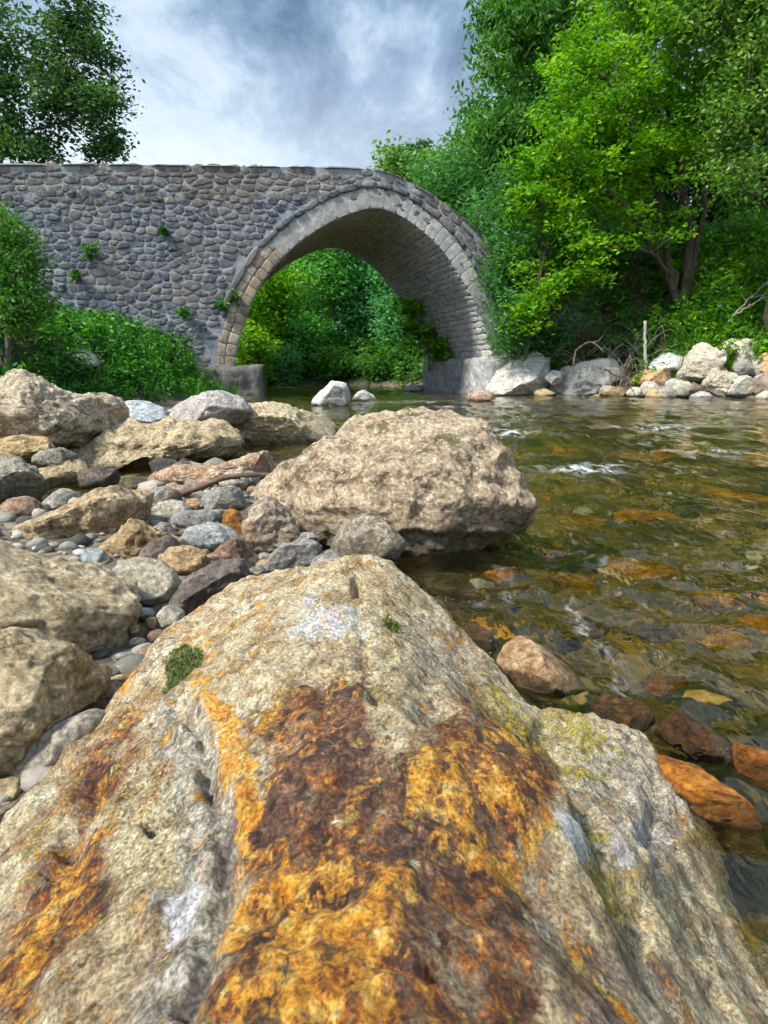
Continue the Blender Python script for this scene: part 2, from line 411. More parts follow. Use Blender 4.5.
# ------------------------------------------------------------------ the bridge
e_s = np.array([.961, .276, 0]); e_n = np.array([-.276, .961, 0])      # along the bridge, through the bridge
O_B = np.array([.02, 15., 0]); BW = 4.7
def fac(px, py):
    d = ray(px, py); tt = ((O_B - C0) @ e_n) / (d @ e_n); p = C0 + d * tt - O_B
    return np.array([p @ e_s, p[2]])
def B(s, n, z): return O_B + np.multiply.outer(s, e_s) + np.multiply.outer(n, e_n) + np.multiply.outer(z, np.array([0, 0, 1.]))
intr = np.array([fac(*p) for p in [(235, 372), (236, 353), (243, 328), (255, 295), (274, 267), (297, 244), (325, 225), (354, 212), (377, 208), (397, 214), (421, 230), (442, 250), (459, 275), (476, 305), (487, 336), (492, 353), (494, 375)]])
intr = spline(intr, 121)
topl = np.array([[-17, fac(0, 163)[1] - .55]] + [fac(*p) for p in [(0, 163), (120, 163), (250, 165), (340, 166), (372, 168), (395, 173), (417, 185), (440, 199), (462, 215)]])
topl = np.concatenate([topl, [[topl[-1][0] + 1.6, topl[-1][1] - 1.25], [topl[-1][0] + 4.5, topl[-1][1] - 2.6], [topl[-1][0] + 9, topl[-1][1] - 3.0]]])
ztop = lambda s: np.interp(s, topl[:, 0], topl[:, 1])
zin = lambda s: np.where((s > intr[0, 0]) & (s < intr[-1, 0]), np.interp(s, intr[:, 0], intr[:, 1]), -1.2)
SMIN, SMAX = -14.0, topl[-1, 0]
br = empty('stone_bridge', tuple(O_B), 'old humpbacked rubble stone footbridge with one tall pointed arch over the river', 'bridge')

def stone_mat(name, stops, rough=.9, speck=.65, lich=(.30, .30, .28), patch=None, smear=None):
    t = NT(name)
    rnd = t.n('NewGeometry').outputs['Random Per Island']
    o = t.n('TexCoord').outputs['Object']
    c = t.ramp(rnd, stops)
    n = t.noise(o, 9., 8, .7); c = t.mix(speck, c, t.ramp(n, [(.3, .45), (.5, .9), (.7, 1.5)]), 'MULTIPLY')
    c = t.mix(t.math('MULTIPLY', t.ramp(t.noise(o, 3.3, 7, .7), [(.54, 0.), (.68, 1.)]), .6), c, lich)
    if smear: c = t.mix(t.math('MULTIPLY', t.ramp(t.noise(o, 7., 9, .78), [(.47, 0.), (.60, 1.)]), .8), c, smear)
    if patch: c = t.mix(t.math('MULTIPLY', t.ramp(t.noise(o, .55, 4, .6), [(.48, 0.), (.62, 1.)]), .65), c, patch)
    c = t.mix(t.math('MULTIPLY', t.ramp(t.noise(o, 1.1, 6, .65), [(.60, 0.), (.68, 1.)]), .5), c, (.055, .06, .04))
    return t.done(t.pbsdf(c, rough, t.bump(t.math('ADD', n, t.noise(o, 40, 5, .7)), .6, .03), .25))
M['rubble'] = stone_mat('rubble_stone', [(0, (.038, .047, .065)), (.35, (.066, .077, .10)), (.6, (.10, .106, .122)), (.82, (.145, .138, .13)), (.95, (.23, .20, .165)), (1, (.16, .20, .25))], smear=(.25, .265, .295), lich=(.36, .36, .375), patch=(.21, .185, .16))
M['capstone'] = stone_mat('cap_stone', [(0, (.10, .105, .10)), (1, (.19, .185, .17))], lich=(.12, .13, .07))
M['parapet'] = stone_mat('parapet_stone', [(0, (.07, .073, .08)), (.4, (.115, .113, .115)), (.75, (.165, .15, .13)), (1, (.24, .205, .165))], smear=(.33, .32, .30), patch=(.135, .11, .09))
M['voussoir'] = stone_mat('cut_arch_stone', [(0, (.34, .335, .32)), (.5, (.40, .39, .36)), (1, (.46, .445, .41))], lich=(.54, .54, .52), speck=.8, smear=(.27, .27, .265))
M['warm'] = stone_mat('warm_arch_stone', [(0, (.20, .145, .095)), (.5, (.31, .235, .155)), (1, (.40, .34, .26))], lich=(.42, .39, .34), speck=.75, smear=(.34, .32, .29))
M['soffit'] = stone_mat('vault_stone', [(0, (.42, .43, .45)), (.5, (.52, .52, .52)), (1, (.62, .60, .56))], lich=(.56, .56, .55))
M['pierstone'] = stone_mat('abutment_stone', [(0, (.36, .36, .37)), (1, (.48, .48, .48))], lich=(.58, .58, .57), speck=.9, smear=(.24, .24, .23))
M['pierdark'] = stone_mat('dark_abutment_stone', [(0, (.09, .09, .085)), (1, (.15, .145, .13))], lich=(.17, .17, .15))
t = NT('lime_mortar'); o = t.n('TexCoord').outputs['Object']
n = t.noise(o, 6, 8, .75); c = t.ramp(n, [(.3, (.15, .16, .18)), (.5, (.28, .29, .315)), (.7, (.42, .43, .45))])
M['mortar'] = t.done(t.pbsdf(c, .95, t.bump(n, .8, .04), .2))

def masonry(mapfn, u0, u1, v0, v1, rowh, colw, gap, bulge, clip=None, seed=0, sq=3.2, jit=.25, K=12, rowfn=None):
    rs = np.random.RandomState(seed); cells = []
    v = v0
    while v < v1 - 1e-6:
        hh = rs.uniform(*rowh); hh = min(hh, v1 - v) if v + hh * 1.4 < v1 else v1 - v
        u = u0 - rs.uniform(0, colw[0])
        while u < u1:
            ww = rs.uniform(*colw) * (1.5 if rs.rand() < .1 else 1)
            if jit > .2 and rs.rand() < .16 and hh > .12:
                k = rs.uniform(.4, .6); cells += [(u, u + ww, v, v + hh * k), (u, u + ww, v + hh * k, v + hh)]
            else: cells.append((u, u + ww, v, v + hh))
            u += ww
        v += hh
    c = np.array(cells); c = c[(c[:, 0] < u1) & (c[:, 1] > u0)]
    c[:, 0] = np.maximum(c[:, 0], u0); c[:, 1] = np.minimum(c[:, 1], u1)
    uc, vc = (c[:, 0] + c[:, 1]) / 2, (c[:, 2] + c[:, 3]) / 2
    ok = (c[:, 1] - c[:, 0]) > gap * 2.5
    if clip is not None: ok &= clip(uc, vc)
    c = c[ok]; n = len(c)
    uc, vc = (c[:, 0] + c[:, 1]) / 2, (c[:, 2] + c[:, 3]) / 2; a, b = (c[:, 1] - c[:, 0]) / 2 - gap / 2, (c[:, 3] - c[:, 2]) / 2 - gap / 2
    m = np.minimum(a, b)
    uc = uc + rs.uniform(-1, 1, n) * m * jit * .5; vc = vc + rs.uniform(-1, 1, n) * m * jit * .6
    th = np.linspace(0, 2 * math.pi, K, endpoint=False)
    ct, stt = np.cos(th), np.sin(th)
    r = (np.abs(ct)**sq + np.abs(stt)**sq)**(-1 / sq)
    R = r[None] * (1 + jit * rs.uniform(-.5, .42, (n, K)))
    rot = rs.normal(0, jit * .35, n); cr, sr = np.cos(rot)[:, None], np.sin(rot)[:, None]
    X, Yv = a[:, None] * ct * R, b[:, None] * stt * R
    X, Yv = X * cr - Yv * sr, X * sr + Yv * cr
    bl = bulge * rs.uniform(.5, 1.3, n)[:, None]
    rings = []
    for sc, hh in ((1.04, -.6), (1.0, .25), (.86, .8), (.5, 1.0)):
        nz = rs.uniform(-.22, .22, (n, K)) if hh > .5 else 0
        rings.append((uc[:, None] + X * sc, vc[:, None] + Yv * sc, bl * (hh + nz) * np.ones((1, K))))
    U = np.concatenate([q[0] for q in rings] + [uc[:, None]], 1); Vv = np.concatenate([q[1] for q in rings] + [vc[:, None]], 1)
    Hh = np.concatenate([q[2] for q in rings] + [bl * 1.05], 1)
    Pp = mapfn(U.ravel(), Vv.ravel(), Hh.ravel()); per = 4 * K + 1
    base = np.arange(n)[:, None] * per
    k = np.arange(K); k2 = (k + 1) % K; q = []
    for j in range(3): q.append((base[:, :, None] + np.stack([j * K + k, j * K + k2, (j + 1) * K + k2, (j + 1) * K + k], 1).reshape(1, -1)[:, None, :]).reshape(-1, 4))
    tr = (base[:, :, None] + np.stack([3 * K + k, 3 * K + k2, np.full(K, 4 * K)], 1).reshape(1, -1)[:, None, :]).reshape(-1, 3)
    return Pp, [np.concatenate(q), tr]

def rubble(mapfn, u0, u1, v0, v1, dx, dy, gap, bulge, clip, seed, K=14, sharp=14):
    rs = np.random.RandomState(seed); pts = []; i = 0; v = v0
    while v < v1:
        hh = dy * rs.uniform(.75, 1.3); u = u0 + rs.uniform(0, dx)
        while u < u1:
            wv = dx * (rs.uniform(.45, 1.1) if rs.rand() < .6 else rs.uniform(1.1, 1.9))
            if rs.rand() > .06: pts.append((u + wv / 2 + rs.uniform(-.12, .12) * dx, v + hh / 2 + rs.uniform(-.3, .3) * dy))
            u += wv
        v += hh
    p = np.array(pts); k0 = dx / dy; q = p * (1, k0); n = len(q); wgt = rs.normal(0, .055, n)
    th = np.linspace(0, 2 * math.pi, K, endpoint=False); E = np.stack([np.cos(th), np.sin(th)], 1)
    R = np.zeros((n, K))
    for j in range(n):
        dd = q - q[j]; L = np.hypot(dd[:, 0], dd[:, 1]); m = (L > 1e-6) & (L < 3.2 * dx); dm = dd[m]; Lm = L[m]
        dist = Lm * np.clip(.5 + wgt[j] - wgt[m], .3, .7)
        dots = (dm / Lm[:, None]) @ E.T
        inv = np.maximum(dots, 0) / dist[:, None]
        R[j] = np.minimum(1 / ((inv**sharp).sum(0)**(1 / sharp) + 1e-9), dx * 1.1)
    ok = clip(p[:, 0], p[:, 1]); p, R = p[ok], R[ok]; n = len(p)
    R = R * (1 + rs.uniform(-.13, .09, R.shape)); X = R * E[:, 0]; Y = R * E[:, 1] / k0
    sc0 = np.maximum(1 - gap * rs.uniform(.5, 1.5, (n, 1)) / (np.hypot(X, Y).min(1, keepdims=True) + 1e-6), .55); X *= sc0; Y *= sc0
    bl = bulge * rs.uniform(.35, 1.4, n)[:, None]; Us, Vv, Hh = [], [], []
    for sc, h in ((1.05, -.7), (1., .2), (.84, .8), (.45, 1.)):
        Us.append(p[:, :1] + X * sc); Vv.append(p[:, 1:] + Y * sc); Hh.append(bl * (h + (rs.uniform(-.3, .3, (n, K)) if h > .5 else np.zeros((n, K)))))
    U = np.concatenate(Us + [p[:, :1]], 1); V = np.concatenate(Vv + [p[:, 1:]], 1); Hq = np.concatenate(Hh + [bl], 1)
    P = mapfn(U.ravel(), V.ravel(), Hq.ravel()); per = 4 * K + 1; base = np.arange(n)[:, None] * per; k = np.arange(K); k2 = (k + 1) % K
    qd = np.concatenate([(base[:, :, None] + np.stack([j * K + k, j * K + k2, (j + 1) * K + k2, (j + 1) * K + k], 1).reshape(1, -1)[:, None, :]).reshape(-1, 4) for j in range(3)])
    tr = (base[:, :, None] + np.stack([3 * K + k, 3 * K + k2, np.full(K, 4 * K)], 1).reshape(1, -1)[:, None, :]).reshape(-1, 3)
    return P, [qd, tr]

# solid core (mortar): columns along s, hole under the arch
ss = np.unique(np.concatenate([np.linspace(SMIN, intr[0, 0] - .01, 30), intr[:, 0], np.linspace(intr[-1, 0] + .01, SMAX, 24)]))
zb, zt = zin(ss), ztop(ss) - .03
n = len(ss)
V = np.concatenate([B(ss, 0 * ss, zb), B(ss, 0 * ss, zt), B(ss, 0 * ss + BW, zb), B(ss, 0 * ss + BW, zt)])
i = np.arange(n - 1); q = lambda a, b: np.stack([a * n + i, a * n + i + 1, b * n + i + 1, b * n + i], 1)
obj('wall_core', V, [np.concatenate([q(0, 1), q(3, 2), q(1, 3), q(2, 0)])], M['mortar'], br, smooth=False)

# extents of the arch ring, measured along the intrados
d = np.concatenate([[0], np.cumsum(np.linalg.norm(np.diff(intr, axis=0), axis=1))]); AL = d[-1]
Tn = np.gradient(intr, d, axis=0); Tn /= np.linalg.norm(Tn, axis=1)[:, None]; Nn = np.stack([-Tn[:, 1], Tn[:, 0]], 1)
def arc(u, v):
    return np.interp(u, d, intr[:, 0]) + v * np.interp(u, d, Nn[:, 0]), np.interp(u, d, intr[:, 1]) + v * np.interp(u, d, Nn[:, 1])
RING = .38
def ring_map(front, off=0.):
    def f(u, v, h):
        s, z = arc(u, v); return B(s, (-(h + off)) if front else (BW + h + off), z)
    return f
def outside_ring(s, z, m):
    P2 = np.stack([s, z], 1); dm = np.full(len(s), 1e9)
    for a in intr[::2]: dm = np.minimum(dm, np.hypot(P2[:, 0] - a[0], P2[:, 1] - a[1]))
    ins = (s > intr[0, 0]) & (s < intr[-1, 0]) & (z < np.interp(s, intr[:, 0], intr[:, 1]))
    return (dm > m) & ~ins
PAR = .52
for front in (True, False):
    fm = (lambda u, v, h: B(u, -h, v)) if front else (lambda u, v, h: B(u, BW + h, v))
    for side in (-1, 1):
        V, Fc = rubble(fm, SMIN, SMAX, .0, 7.3, .205, .122, .003, .018,
                       lambda s, z: (z < ztop(s) - PAR + .05) & outside_ring(s, z, RING + .20) & ((s - .3) * side > 0) & (s < 4.2), 25 + front + side * 7)
        obj('spandrel_wall', V, Fc, M['rubble'], br)
    # parapet band follows the deck line: v measured down from the top
    pm = (lambda u, v, h: B(u, -h, ztop(u) - v)) if front else (lambda u, v, h: B(u, BW + h, ztop(u) - v))
    V, Fc = rubble(pm, SMIN, SMAX, .05, PAR + .04, .24, .115, .003, .016, lambda s, v: v > .10, 15 + front)
    obj('parapet', V, Fc, M['parapet'], br)
    # ring of cut stones: warm blocks at the left haunch, pale ones above
    rm = ring_map(front, .015)
    V, Fc = masonry(rm, 0, AL * .27, 0, RING, (.19, .22), (.16, .28), .010, .012, None, 25, sq=12, jit=.10, K=16)
    V2, Fc2 = masonry(rm, AL * .27, AL, .0, RING, (.36, .40), (.14, .30), .003, .004, None, 26, sq=24, jit=.03, K=20)
    obj('arch_ring_haunch', V, Fc, M['warm'], br); obj('arch_ring', V2, Fc2, M['voussoir'], br)
    V, Fc = masonry(ring_map(front, .03), AL * .1, AL, RING + .01, RING + .16, (.14, .16), (.2, .5), .02, .03, None, 27, sq=6, jit=.15)
    obj('hood_course', V, Fc, M['rubble'], br)
# coping along both edges
for nn in (.16, BW - .16):
    cm = lambda u, v, h: B(u, nn - .2 + v, ztop(u) - .03 + h)
    V, Fc = masonry(cm, SMIN, SMAX, 0, .4, (.39, .4), (.6, 1.3), .006, .022, None, 31, sq=20, jit=.04)
    obj('coping', V, Fc, M['capstone'], br)
# vault underside: narrow courses running through the bridge
def vm(u, v, h):
    s, z = arc(v, -h); return B(s, u, z)
V, Fc = masonry(vm, .0, BW, 0, AL, (.10, .17), (.25, .7), .010, .012, None, 41, sq=9, jit=.12)
obj('vault', V, Fc, M['soffit'], br)
# abutment blocks at the springings: rough rendered masonry
def block(s0, s1, n0, n1, z1, mat, name='abutment'):
    P0 = np.array([s0, n0, -.5]); P1 = np.array([s1, n1, z1]); parts = []
    for ax in range(3):
        for sd_ in (0, 1):
            a, b = [k for k in range(3) if k != ax]; na, nb = max(int((P1[a] - P0[a]) / .05), 3), max(int((P1[b] - P0[b]) / .05), 3)
            A_, B_ = np.meshgrid(np.linspace(P0[a], P1[a], na), np.linspace(P0[b], P1[b], nb)); L = np.zeros(A_.shape + (3,)); L[..., a] = A_; L[..., b] = B_; L[..., ax] = P1[ax] if sd_ else P0[ax]
            i = (np.arange(nb - 1)[:, None] * na + np.arange(na - 1)[None]).ravel(); parts.append((L.reshape(-1, 3), [np.stack([i, i + 1, i + na + 1, i + na], 1)]))
    V, Fc = merge(parts); c = (P0 + P1) / 2; h = (P1 - P0) / 2
    q = (V - c) / h; r = np.sort(np.abs(q), 1)[:, 1]; V = c + (V - c) * (1 - .02 * np.clip((r - .9) / .1, 0, 1))[:, None]
    V = V + np.stack([fbm(V * 2.4 + k * 9, 5, gain=.6) for k in range(3)], 1) * .05
    obj(name, B(V[:, 0], V[:, 1], V[:, 2]), Fc, mat, br)
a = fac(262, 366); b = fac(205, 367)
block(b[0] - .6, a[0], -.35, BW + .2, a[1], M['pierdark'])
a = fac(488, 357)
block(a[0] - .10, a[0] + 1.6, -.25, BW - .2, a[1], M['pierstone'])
# paved deck between the parapets
V = np.concatenate([B(ss, 0 * ss + .3, ztop(ss) - .027), B(ss, 0 * ss + BW - .3, ztop(ss) - .027)])
# ------------------------------------------------------------------ rocks
def make_rock(name, label, cat, pts, zb, mat, tint=(1, 1, 1), D=1.0, amp=.10, group=None, Y=None, facets=5, pit=1., seed=None, sub=None, fr=1.0, flat=.75, top=None):
    """a closed rock whose outline was measured in the photograph: real distance, size and depth"""
    pts = np.asarray(pts, float)
    seed = seed if seed is not None else int(abs(pts).sum()) % 9973
    rs = np.random.RandomState(seed)
    x0, y0 = pts.min(0); x1, y1 = pts.max(0)
    if Y is None:
        yb = np.sort(pts[:, 1])[-2:].mean(); pb = at_z((x0 + x1) / 2, yb, zb); Yf = pb[1]
    else: Yf = Y
    scale = np.linalg.norm(ray((x0 + x1) / 2, (y0 + y1) / 2)) * Yf / F / ray((x0 + x1) / 2, (y0 + y1) / 2)[1]
    hw, hh = (x1 - x0) / 2 * scale, (y1 - y0) / 2 * scale
    Dm = D * min(hw, 2.2 * hh + .02) if D > 0 else -D
    Yc = Yf + .62 * Dm
    cpx, cpy = pts[:, 0].mean() * .5 + (x0 + x1) * .25, pts[:, 1].mean() * .5 + (y0 + y1) * .25
    rd = ray(cpx, cpy); tt = Yc / rd[1]; c = C0 + rd * tt
    k = tt / F
    ax = np.array([1., 0, 0]); dz = rd / np.linalg.norm(rd); ax = ax - (ax @ dz) * dz; ax /= np.linalg.norm(ax); ay = np.cross(ax, dz); ay *= np.sign(ay[2])
    # outline -> radius by angle
    q = np.concatenate([pts, pts[:1]]); dense = []
    for a, b in zip(q[:-1], q[1:]): dense.append(a + (b - a) * np.linspace(0, 1, 24, endpoint=False)[:, None])
    dense = np.concatenate(dense) - (cpx, cpy)
    th = np.arctan2(-dense[:, 1], dense[:, 0]); rr = np.hypot(dense[:, 0], dense[:, 1]) * k * np.linalg.norm(rd)**0
    o = np.argsort(th); th, rr = th[o], rr[o]
    tg = np.linspace(-math.pi, math.pi, 361); rg = np.interp(tg, np.r_[th - 2 * math.pi, th, th + 2 * math.pi], np.r_[rr, rr, rr])
    ker = np.hanning(15); ker /= ker.sum(); rg = np.convolve(np.r_[rg[-9:-1], rg, rg[1:9]], ker, 'same')[8:-8]
    px_size = max(x1 - x0, y1 - y0)
    sub = sub or (3 if px_size < 14 else 4 if px_size < 45 else 5 if px_size < 130 else 6)
    Vs, Fs = ico(sub)
    t = np.arctan2(Vs[:, 2], Vs[:, 0]); rho = np.hypot(Vs[:, 0], Vs[:, 2])
    R = np.interp(t, tg, rg)
    s1 = np.sign(Vs[:, 1]) * np.abs(Vs[:, 1])**flat
    rh = rho**.92
    L = np.stack([R * rh * np.cos(t), s1 * Dm, R * rh * np.sin(t)], 1)
    size = math.sqrt(max(hw * hh, 1e-6))
    # broken facets
    for _ in range(facets):
        nn = rs.normal(size=3) * (.9, .3, .8); nn[1] = -rs.uniform(.35, 1.1); nn[2] += .25; nn /= np.linalg.norm(nn)
        pr = L @ nn; lim = np.max(pr) * rs.uniform(.58, .80)
        ex = np.maximum(pr - lim, 0); edge = np.abs(nn[1]) * .75 + .2
        L = L - nn * (ex * .95 * np.minimum(edge + .25, 1))[:, None]
    off = rs.uniform(-40, 40, 3)
    nr = L / (np.linalg.norm(L / np.array([hw, Dm, hh]), axis=1)[:, None] + 1e-6) / np.array([hw, Dm, hh])**2
    nr /= np.linalg.norm(nr, axis=1)[:, None] + 1e-9
    f0 = .9 / size * fr
    n1 = fbm(L * f0 + off, 3); n2 = fbm(L * f0 * 3.1 + off + 9, 4, ridged=True); n3 = fbm(L * f0 * 9 + off, 3)
    strat = fbm(np.stack([L[:, 0] * f0 * 1.2, L[:, 1] * f0 * 1.2, L[:, 2] * f0 * 5.5], 1) + off, 3)
    L = L + nr * ((amp * n1 + amp * .42 * pit * n2 + amp * .24 * pit * n3 + amp * .45 * strat) * size)[:, None]
    P = c + L[:, :1] * ax + L[:, 1:2] * dz + L[:, 2:] * ay
    if top is not None: P[:, 2] += top - P[:, 2].max()
    loc = (c[0], c[1], P[:, 2].min())
    tint = tuple(np.array(tint) * (1.12, 1.06, .95))
    ob = obj(name, P, [Fs], M[mat], loc=loc)
    ob.color = (*tint, 1)
    tag(ob, label, cat, group)
    return ob

GL, GR, GW = 'rocks on the left gravel bank', 'rocks along the far right bank', 'wet stones at the edge of the stream'
BL, GY, WM, TN = (.86, .97, 1.12), (1, 1, 1), (1.08, .95, .82), (1.05, 1., .9)
rk = lambda *a, **k: make_rock(*a, **k)
# --- left bank, from the back to the front
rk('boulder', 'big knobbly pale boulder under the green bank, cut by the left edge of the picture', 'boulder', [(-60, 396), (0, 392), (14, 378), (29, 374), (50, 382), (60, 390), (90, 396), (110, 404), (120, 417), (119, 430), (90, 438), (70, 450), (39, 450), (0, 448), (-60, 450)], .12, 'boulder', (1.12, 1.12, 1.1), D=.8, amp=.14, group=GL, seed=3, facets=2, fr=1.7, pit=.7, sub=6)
rk('rock', 'smooth white rock just right of the big knobbly boulder', 'rock', [(118, 404), (135, 401), (150, 403), (163, 408), (168, 417), (150, 425), (122, 428)], .15, 'white', BL, D=1., group=GL, amp=.06)
rk('rock', 'pale mauve slab rock standing behind the yellowish ledge', 'rock', [(160, 416), (180, 404), (197, 396), (222, 392), (243, 401), (252, 413), (236, 430), (187, 432)], .14, 'white', (.78, .74, .76), D=1.0, group=GL, amp=.10)
rk('rock_ledge', 'broad yellowish rock ledge whose right end reaches the water', 'rock', [(210, 420), (224, 410), (240, 406), (275, 404), (310, 412), (342, 425), (336, 436), (300, 443), (250, 447), (225, 440)], .0, 'slabrock', (1.05, 1.02, .95), D=1.25, group=GL, amp=.10, flat=.6)
rk('rock_ledge', 'long low cracked ochre ledge below the white rock', 'rock', [(66, 446), (98, 430), (121, 423), (145, 426), (172, 421), (205, 426), (264, 440), (226, 450), (176, 458), (164, 464), (129, 464), (109, 472), (78, 462)], .0, 'slabrock', (1.0, .96, .86), D=.8, group=GL, amp=.16)
rk('rock', 'rounded tan rock at the left edge, perched above the shelf stone', 'rock', [(-12, 446), (8, 438), (25, 434), (43, 437), (49, 446), (45, 459), (25, 464), (-12, 462)], .10, 'tan', (1.15, 1.05, .85), D=.9, group=GL)
rk('rock', 'grey-tan shelf stone at the left edge, below the rounded tan rock', 'rock', [(-25, 464), (0, 459), (20, 458), (32, 467), (44, 488), (26, 500), (-25, 502)], .03, 'grey', TN, D=.9, group=GL)
rk('rock', 'small weathered grey rock tucked under the knobbly boulder', 'rock', [(34, 462), (42, 451), (60, 448), (76, 454), (80, 466), (60, 470)], .10, 'grey', (.8, .78, .7), D=.9, group=GL)
rk('rock', 'domed beige rock left of the dark block by the pool', 'rock', [(36, 474), (58, 461), (78, 461), (91, 469), (80, 484), (51, 487)], .02, 'tan', (1, .98, .9), D=.8, group=GL)
rk('rock', 'dark grey block at the edge of the little pool', 'rock', [(81, 472), (100, 468), (121, 472), (125, 483), (103, 492), (82, 488)], .0, 'dark', (1.2, 1.15, 1.1), D=.8, group=GL)
rk('rock', 'black wet stone in the channel below the ochre ledge', 'rock', [(150, 463), (158, 458), (170, 457), (184, 465), (173, 476), (153, 474)], .0, 'dark', (.8, .85, .9), D=.8, group=GL)
rk('rock', 'small black stone in the channel, right of the larger black one', 'rock', [(178, 460), (186, 456), (197, 459), (197, 469), (182, 470)], .0, 'dark', (.9, .9, .9), D=.8, group=GL)
rk('rock', 'flat slaty stone lying in the channel beside the pool', 'rock', [(130, 482), (140, 477), (158, 478), (160, 486), (134, 489)], .0, 'dark', (1.5, 1.6, 1.8), D=.9, group=GL)
rk('rock', 'long pinkish rock lying above the driftwood stick', 'rock', [(144, 482), (160, 472), (178, 465), (199, 470), (234, 460), (273, 449), (288, 455), (291, 470), (270, 478), (219, 484), (180, 494), (150, 492)], .02, 'pink', (1.1, 1.02, .95), D=.55, group=GL, amp=.13)
rk('rock', 'wide flat tan slab beside the pool, left of the cobbles', 'rock', [(20, 530), (51, 516), (78, 504), (109, 490), (141, 489), (152, 497), (150, 518), (133, 526), (117, 538), (78, 550), (51, 558), (31, 553)], .02, 'slabrock', (.95, .86, .76), D=.7, group=GL, amp=.12, seed=12)
rk('rock', 'bluish flat stone against the left end of the stick', 'rock', [(146, 492), (165, 487), (187, 489), (184, 499), (160, 508), (148, 503)], .04, 'round', (.95, 1.02, 1.12), D=.8, group=GL)
rk('rock', 'pitted tan block in front of the wide flat slab', 'rock', [(104, 548), (118, 532), (131, 523), (150, 529), (176, 539), (187, 548), (160, 560), (140, 566), (108, 566)], .05, 'tan', (1.05, .98, .85), D=.8, group=GL, amp=.16)
rk('cobble', 'rounded grey cobble just under the stick', 'rock', [(152, 509), (160, 502), (175, 500), (192, 506), (190, 516), (170, 523), (155, 519)], .05, 'round', (1., 1., .95), D=.8, group=GL, amp=.05)
rk('cobble', 'dark slate cobble in the middle of the cobble heap', 'rock', [(166, 517), (180, 512), (205, 511), (223, 510), (224, 521), (206, 530), (184, 536), (170, 530)], .05, 'round', (.62, .64, .70), D=.8, group=GL, amp=.08)
rk('cobble', 'upright grey cobble below the bend of the stick', 'rock', [(196, 497), (210, 490), (232, 486), (244, 490), (247, 507), (230, 514), (208, 512)], .05, 'grey', (1., 1., 1.), D=.8, group=GL)
rk('cobble', 'rusty brown cobble between the slate cobble and the pitted pink rock', 'rock', [(220, 514), (230, 509), (240, 514), (250, 530), (240, 538), (226, 528)], .06, 'orange', (.75, .85, .9), D=.8, group=GL)
rk('cobble', 'bluish layered cobble above the tan and red-speckled rocks', 'rock', [(179, 541), (191, 528), (208, 523), (226, 524), (240, 533), (236, 545), (205, 551), (184, 549)], .06, 'round', (.88, .98, 1.14), D=.8, group=GL, amp=.10)
rk('rock', 'small grey chunk at the foot of the slate cobble', 'rock', [(150, 530), (160, 520), (170, 524), (176, 534), (172, 545), (155, 542)], .06, 'grey', (1, 1, .95), D=.8, group=GL)
rk('rock', 'small brown sliver beside the rounded grey cobble', 'rock', [(186, 500), (196, 496), (200, 504), (196, 511), (187, 508)], .06, 'tan', WM, D=.8, group=GL)
rk('rock', 'pinkish rock with a hollow, leaning on the great river boulder', 'rock', [(243, 521), (252, 505), (265, 500), (280, 500), (296, 515), (299, 533), (280, 556), (262, 558), (248, 540)], .05, 'pink', (.92, .95, .95), D=.75, group=GL, amp=.13)
rk('rock', 'grey wedge-shaped stone behind the rust-stained slab', 'rock', [(260, 572), (270, 556), (283, 545), (307, 539), (324, 546), (319, 560), (300, 568), (280, 576)], .10, 'round', (.80, .80, .88), D=.9, group=GL, amp=.07)
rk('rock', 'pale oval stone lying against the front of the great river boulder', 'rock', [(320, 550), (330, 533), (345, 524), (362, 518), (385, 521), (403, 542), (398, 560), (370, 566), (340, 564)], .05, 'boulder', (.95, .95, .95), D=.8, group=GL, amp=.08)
rk('cobble', 'tiny grey cobble above the wedge-shaped stone', 'rock', [(295, 540), (300, 533), (312, 533), (320, 538), (316, 545), (300, 546)], .08, 'round', (.8, .82, .9), D=.8, group=GL)
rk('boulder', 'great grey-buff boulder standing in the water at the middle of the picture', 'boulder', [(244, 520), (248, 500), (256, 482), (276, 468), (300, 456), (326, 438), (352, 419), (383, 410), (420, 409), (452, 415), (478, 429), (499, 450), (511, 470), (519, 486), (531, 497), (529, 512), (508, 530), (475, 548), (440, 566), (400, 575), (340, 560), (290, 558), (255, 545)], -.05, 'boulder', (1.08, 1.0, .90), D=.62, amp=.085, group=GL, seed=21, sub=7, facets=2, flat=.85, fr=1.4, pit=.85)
rk('rock', 'large tan slab at the left edge with a pink-flecked nose', 'rock', [(-80, 548), (0, 543), (31, 545), (51, 560), (90, 562), (129, 578), (135, 603), (127, 630), (121, 655), (105, 672), (40, 660), (-80, 665)], .04, 'slabrock', (.98, .95, .88), D=.7, amp=.11, fr=1.5, pit=.55, group=GL, seed=5, sub=6)
rk('rock', 'big tan rock in the left foreground, just below the pink-flecked slab', 'rock', [(-90, 640), (0, 634), (47, 640), (80, 655), (105, 674), (92, 697), (62, 718), (32, 750), (15, 778), (-10, 800), (-90, 800)], .02, 'slabrock', (.96, .92, .82), D=.7, amp=.11, fr=1.5, pit=.55, group=GL, seed=6, sub=6)
rk('cobble', 'large smooth round cobble below the pitted tan block', 'rock', [(112, 575), (120, 563), (137, 557), (160, 560), (176, 573), (180, 588), (168, 603), (145, 607), (123, 595)], .06, 'round', (1.02, 1.0, .92), D=.95, amp=.03, group=GL, facets=1)
rk('rock', 'small tan brick-like rock right of the large round cobble', 'rock', [(158, 557), (170, 548), (190, 548), (207, 550), (210, 570), (190, 580), (170, 574)], .06, 'tan', WM, D=.8, group=GL)
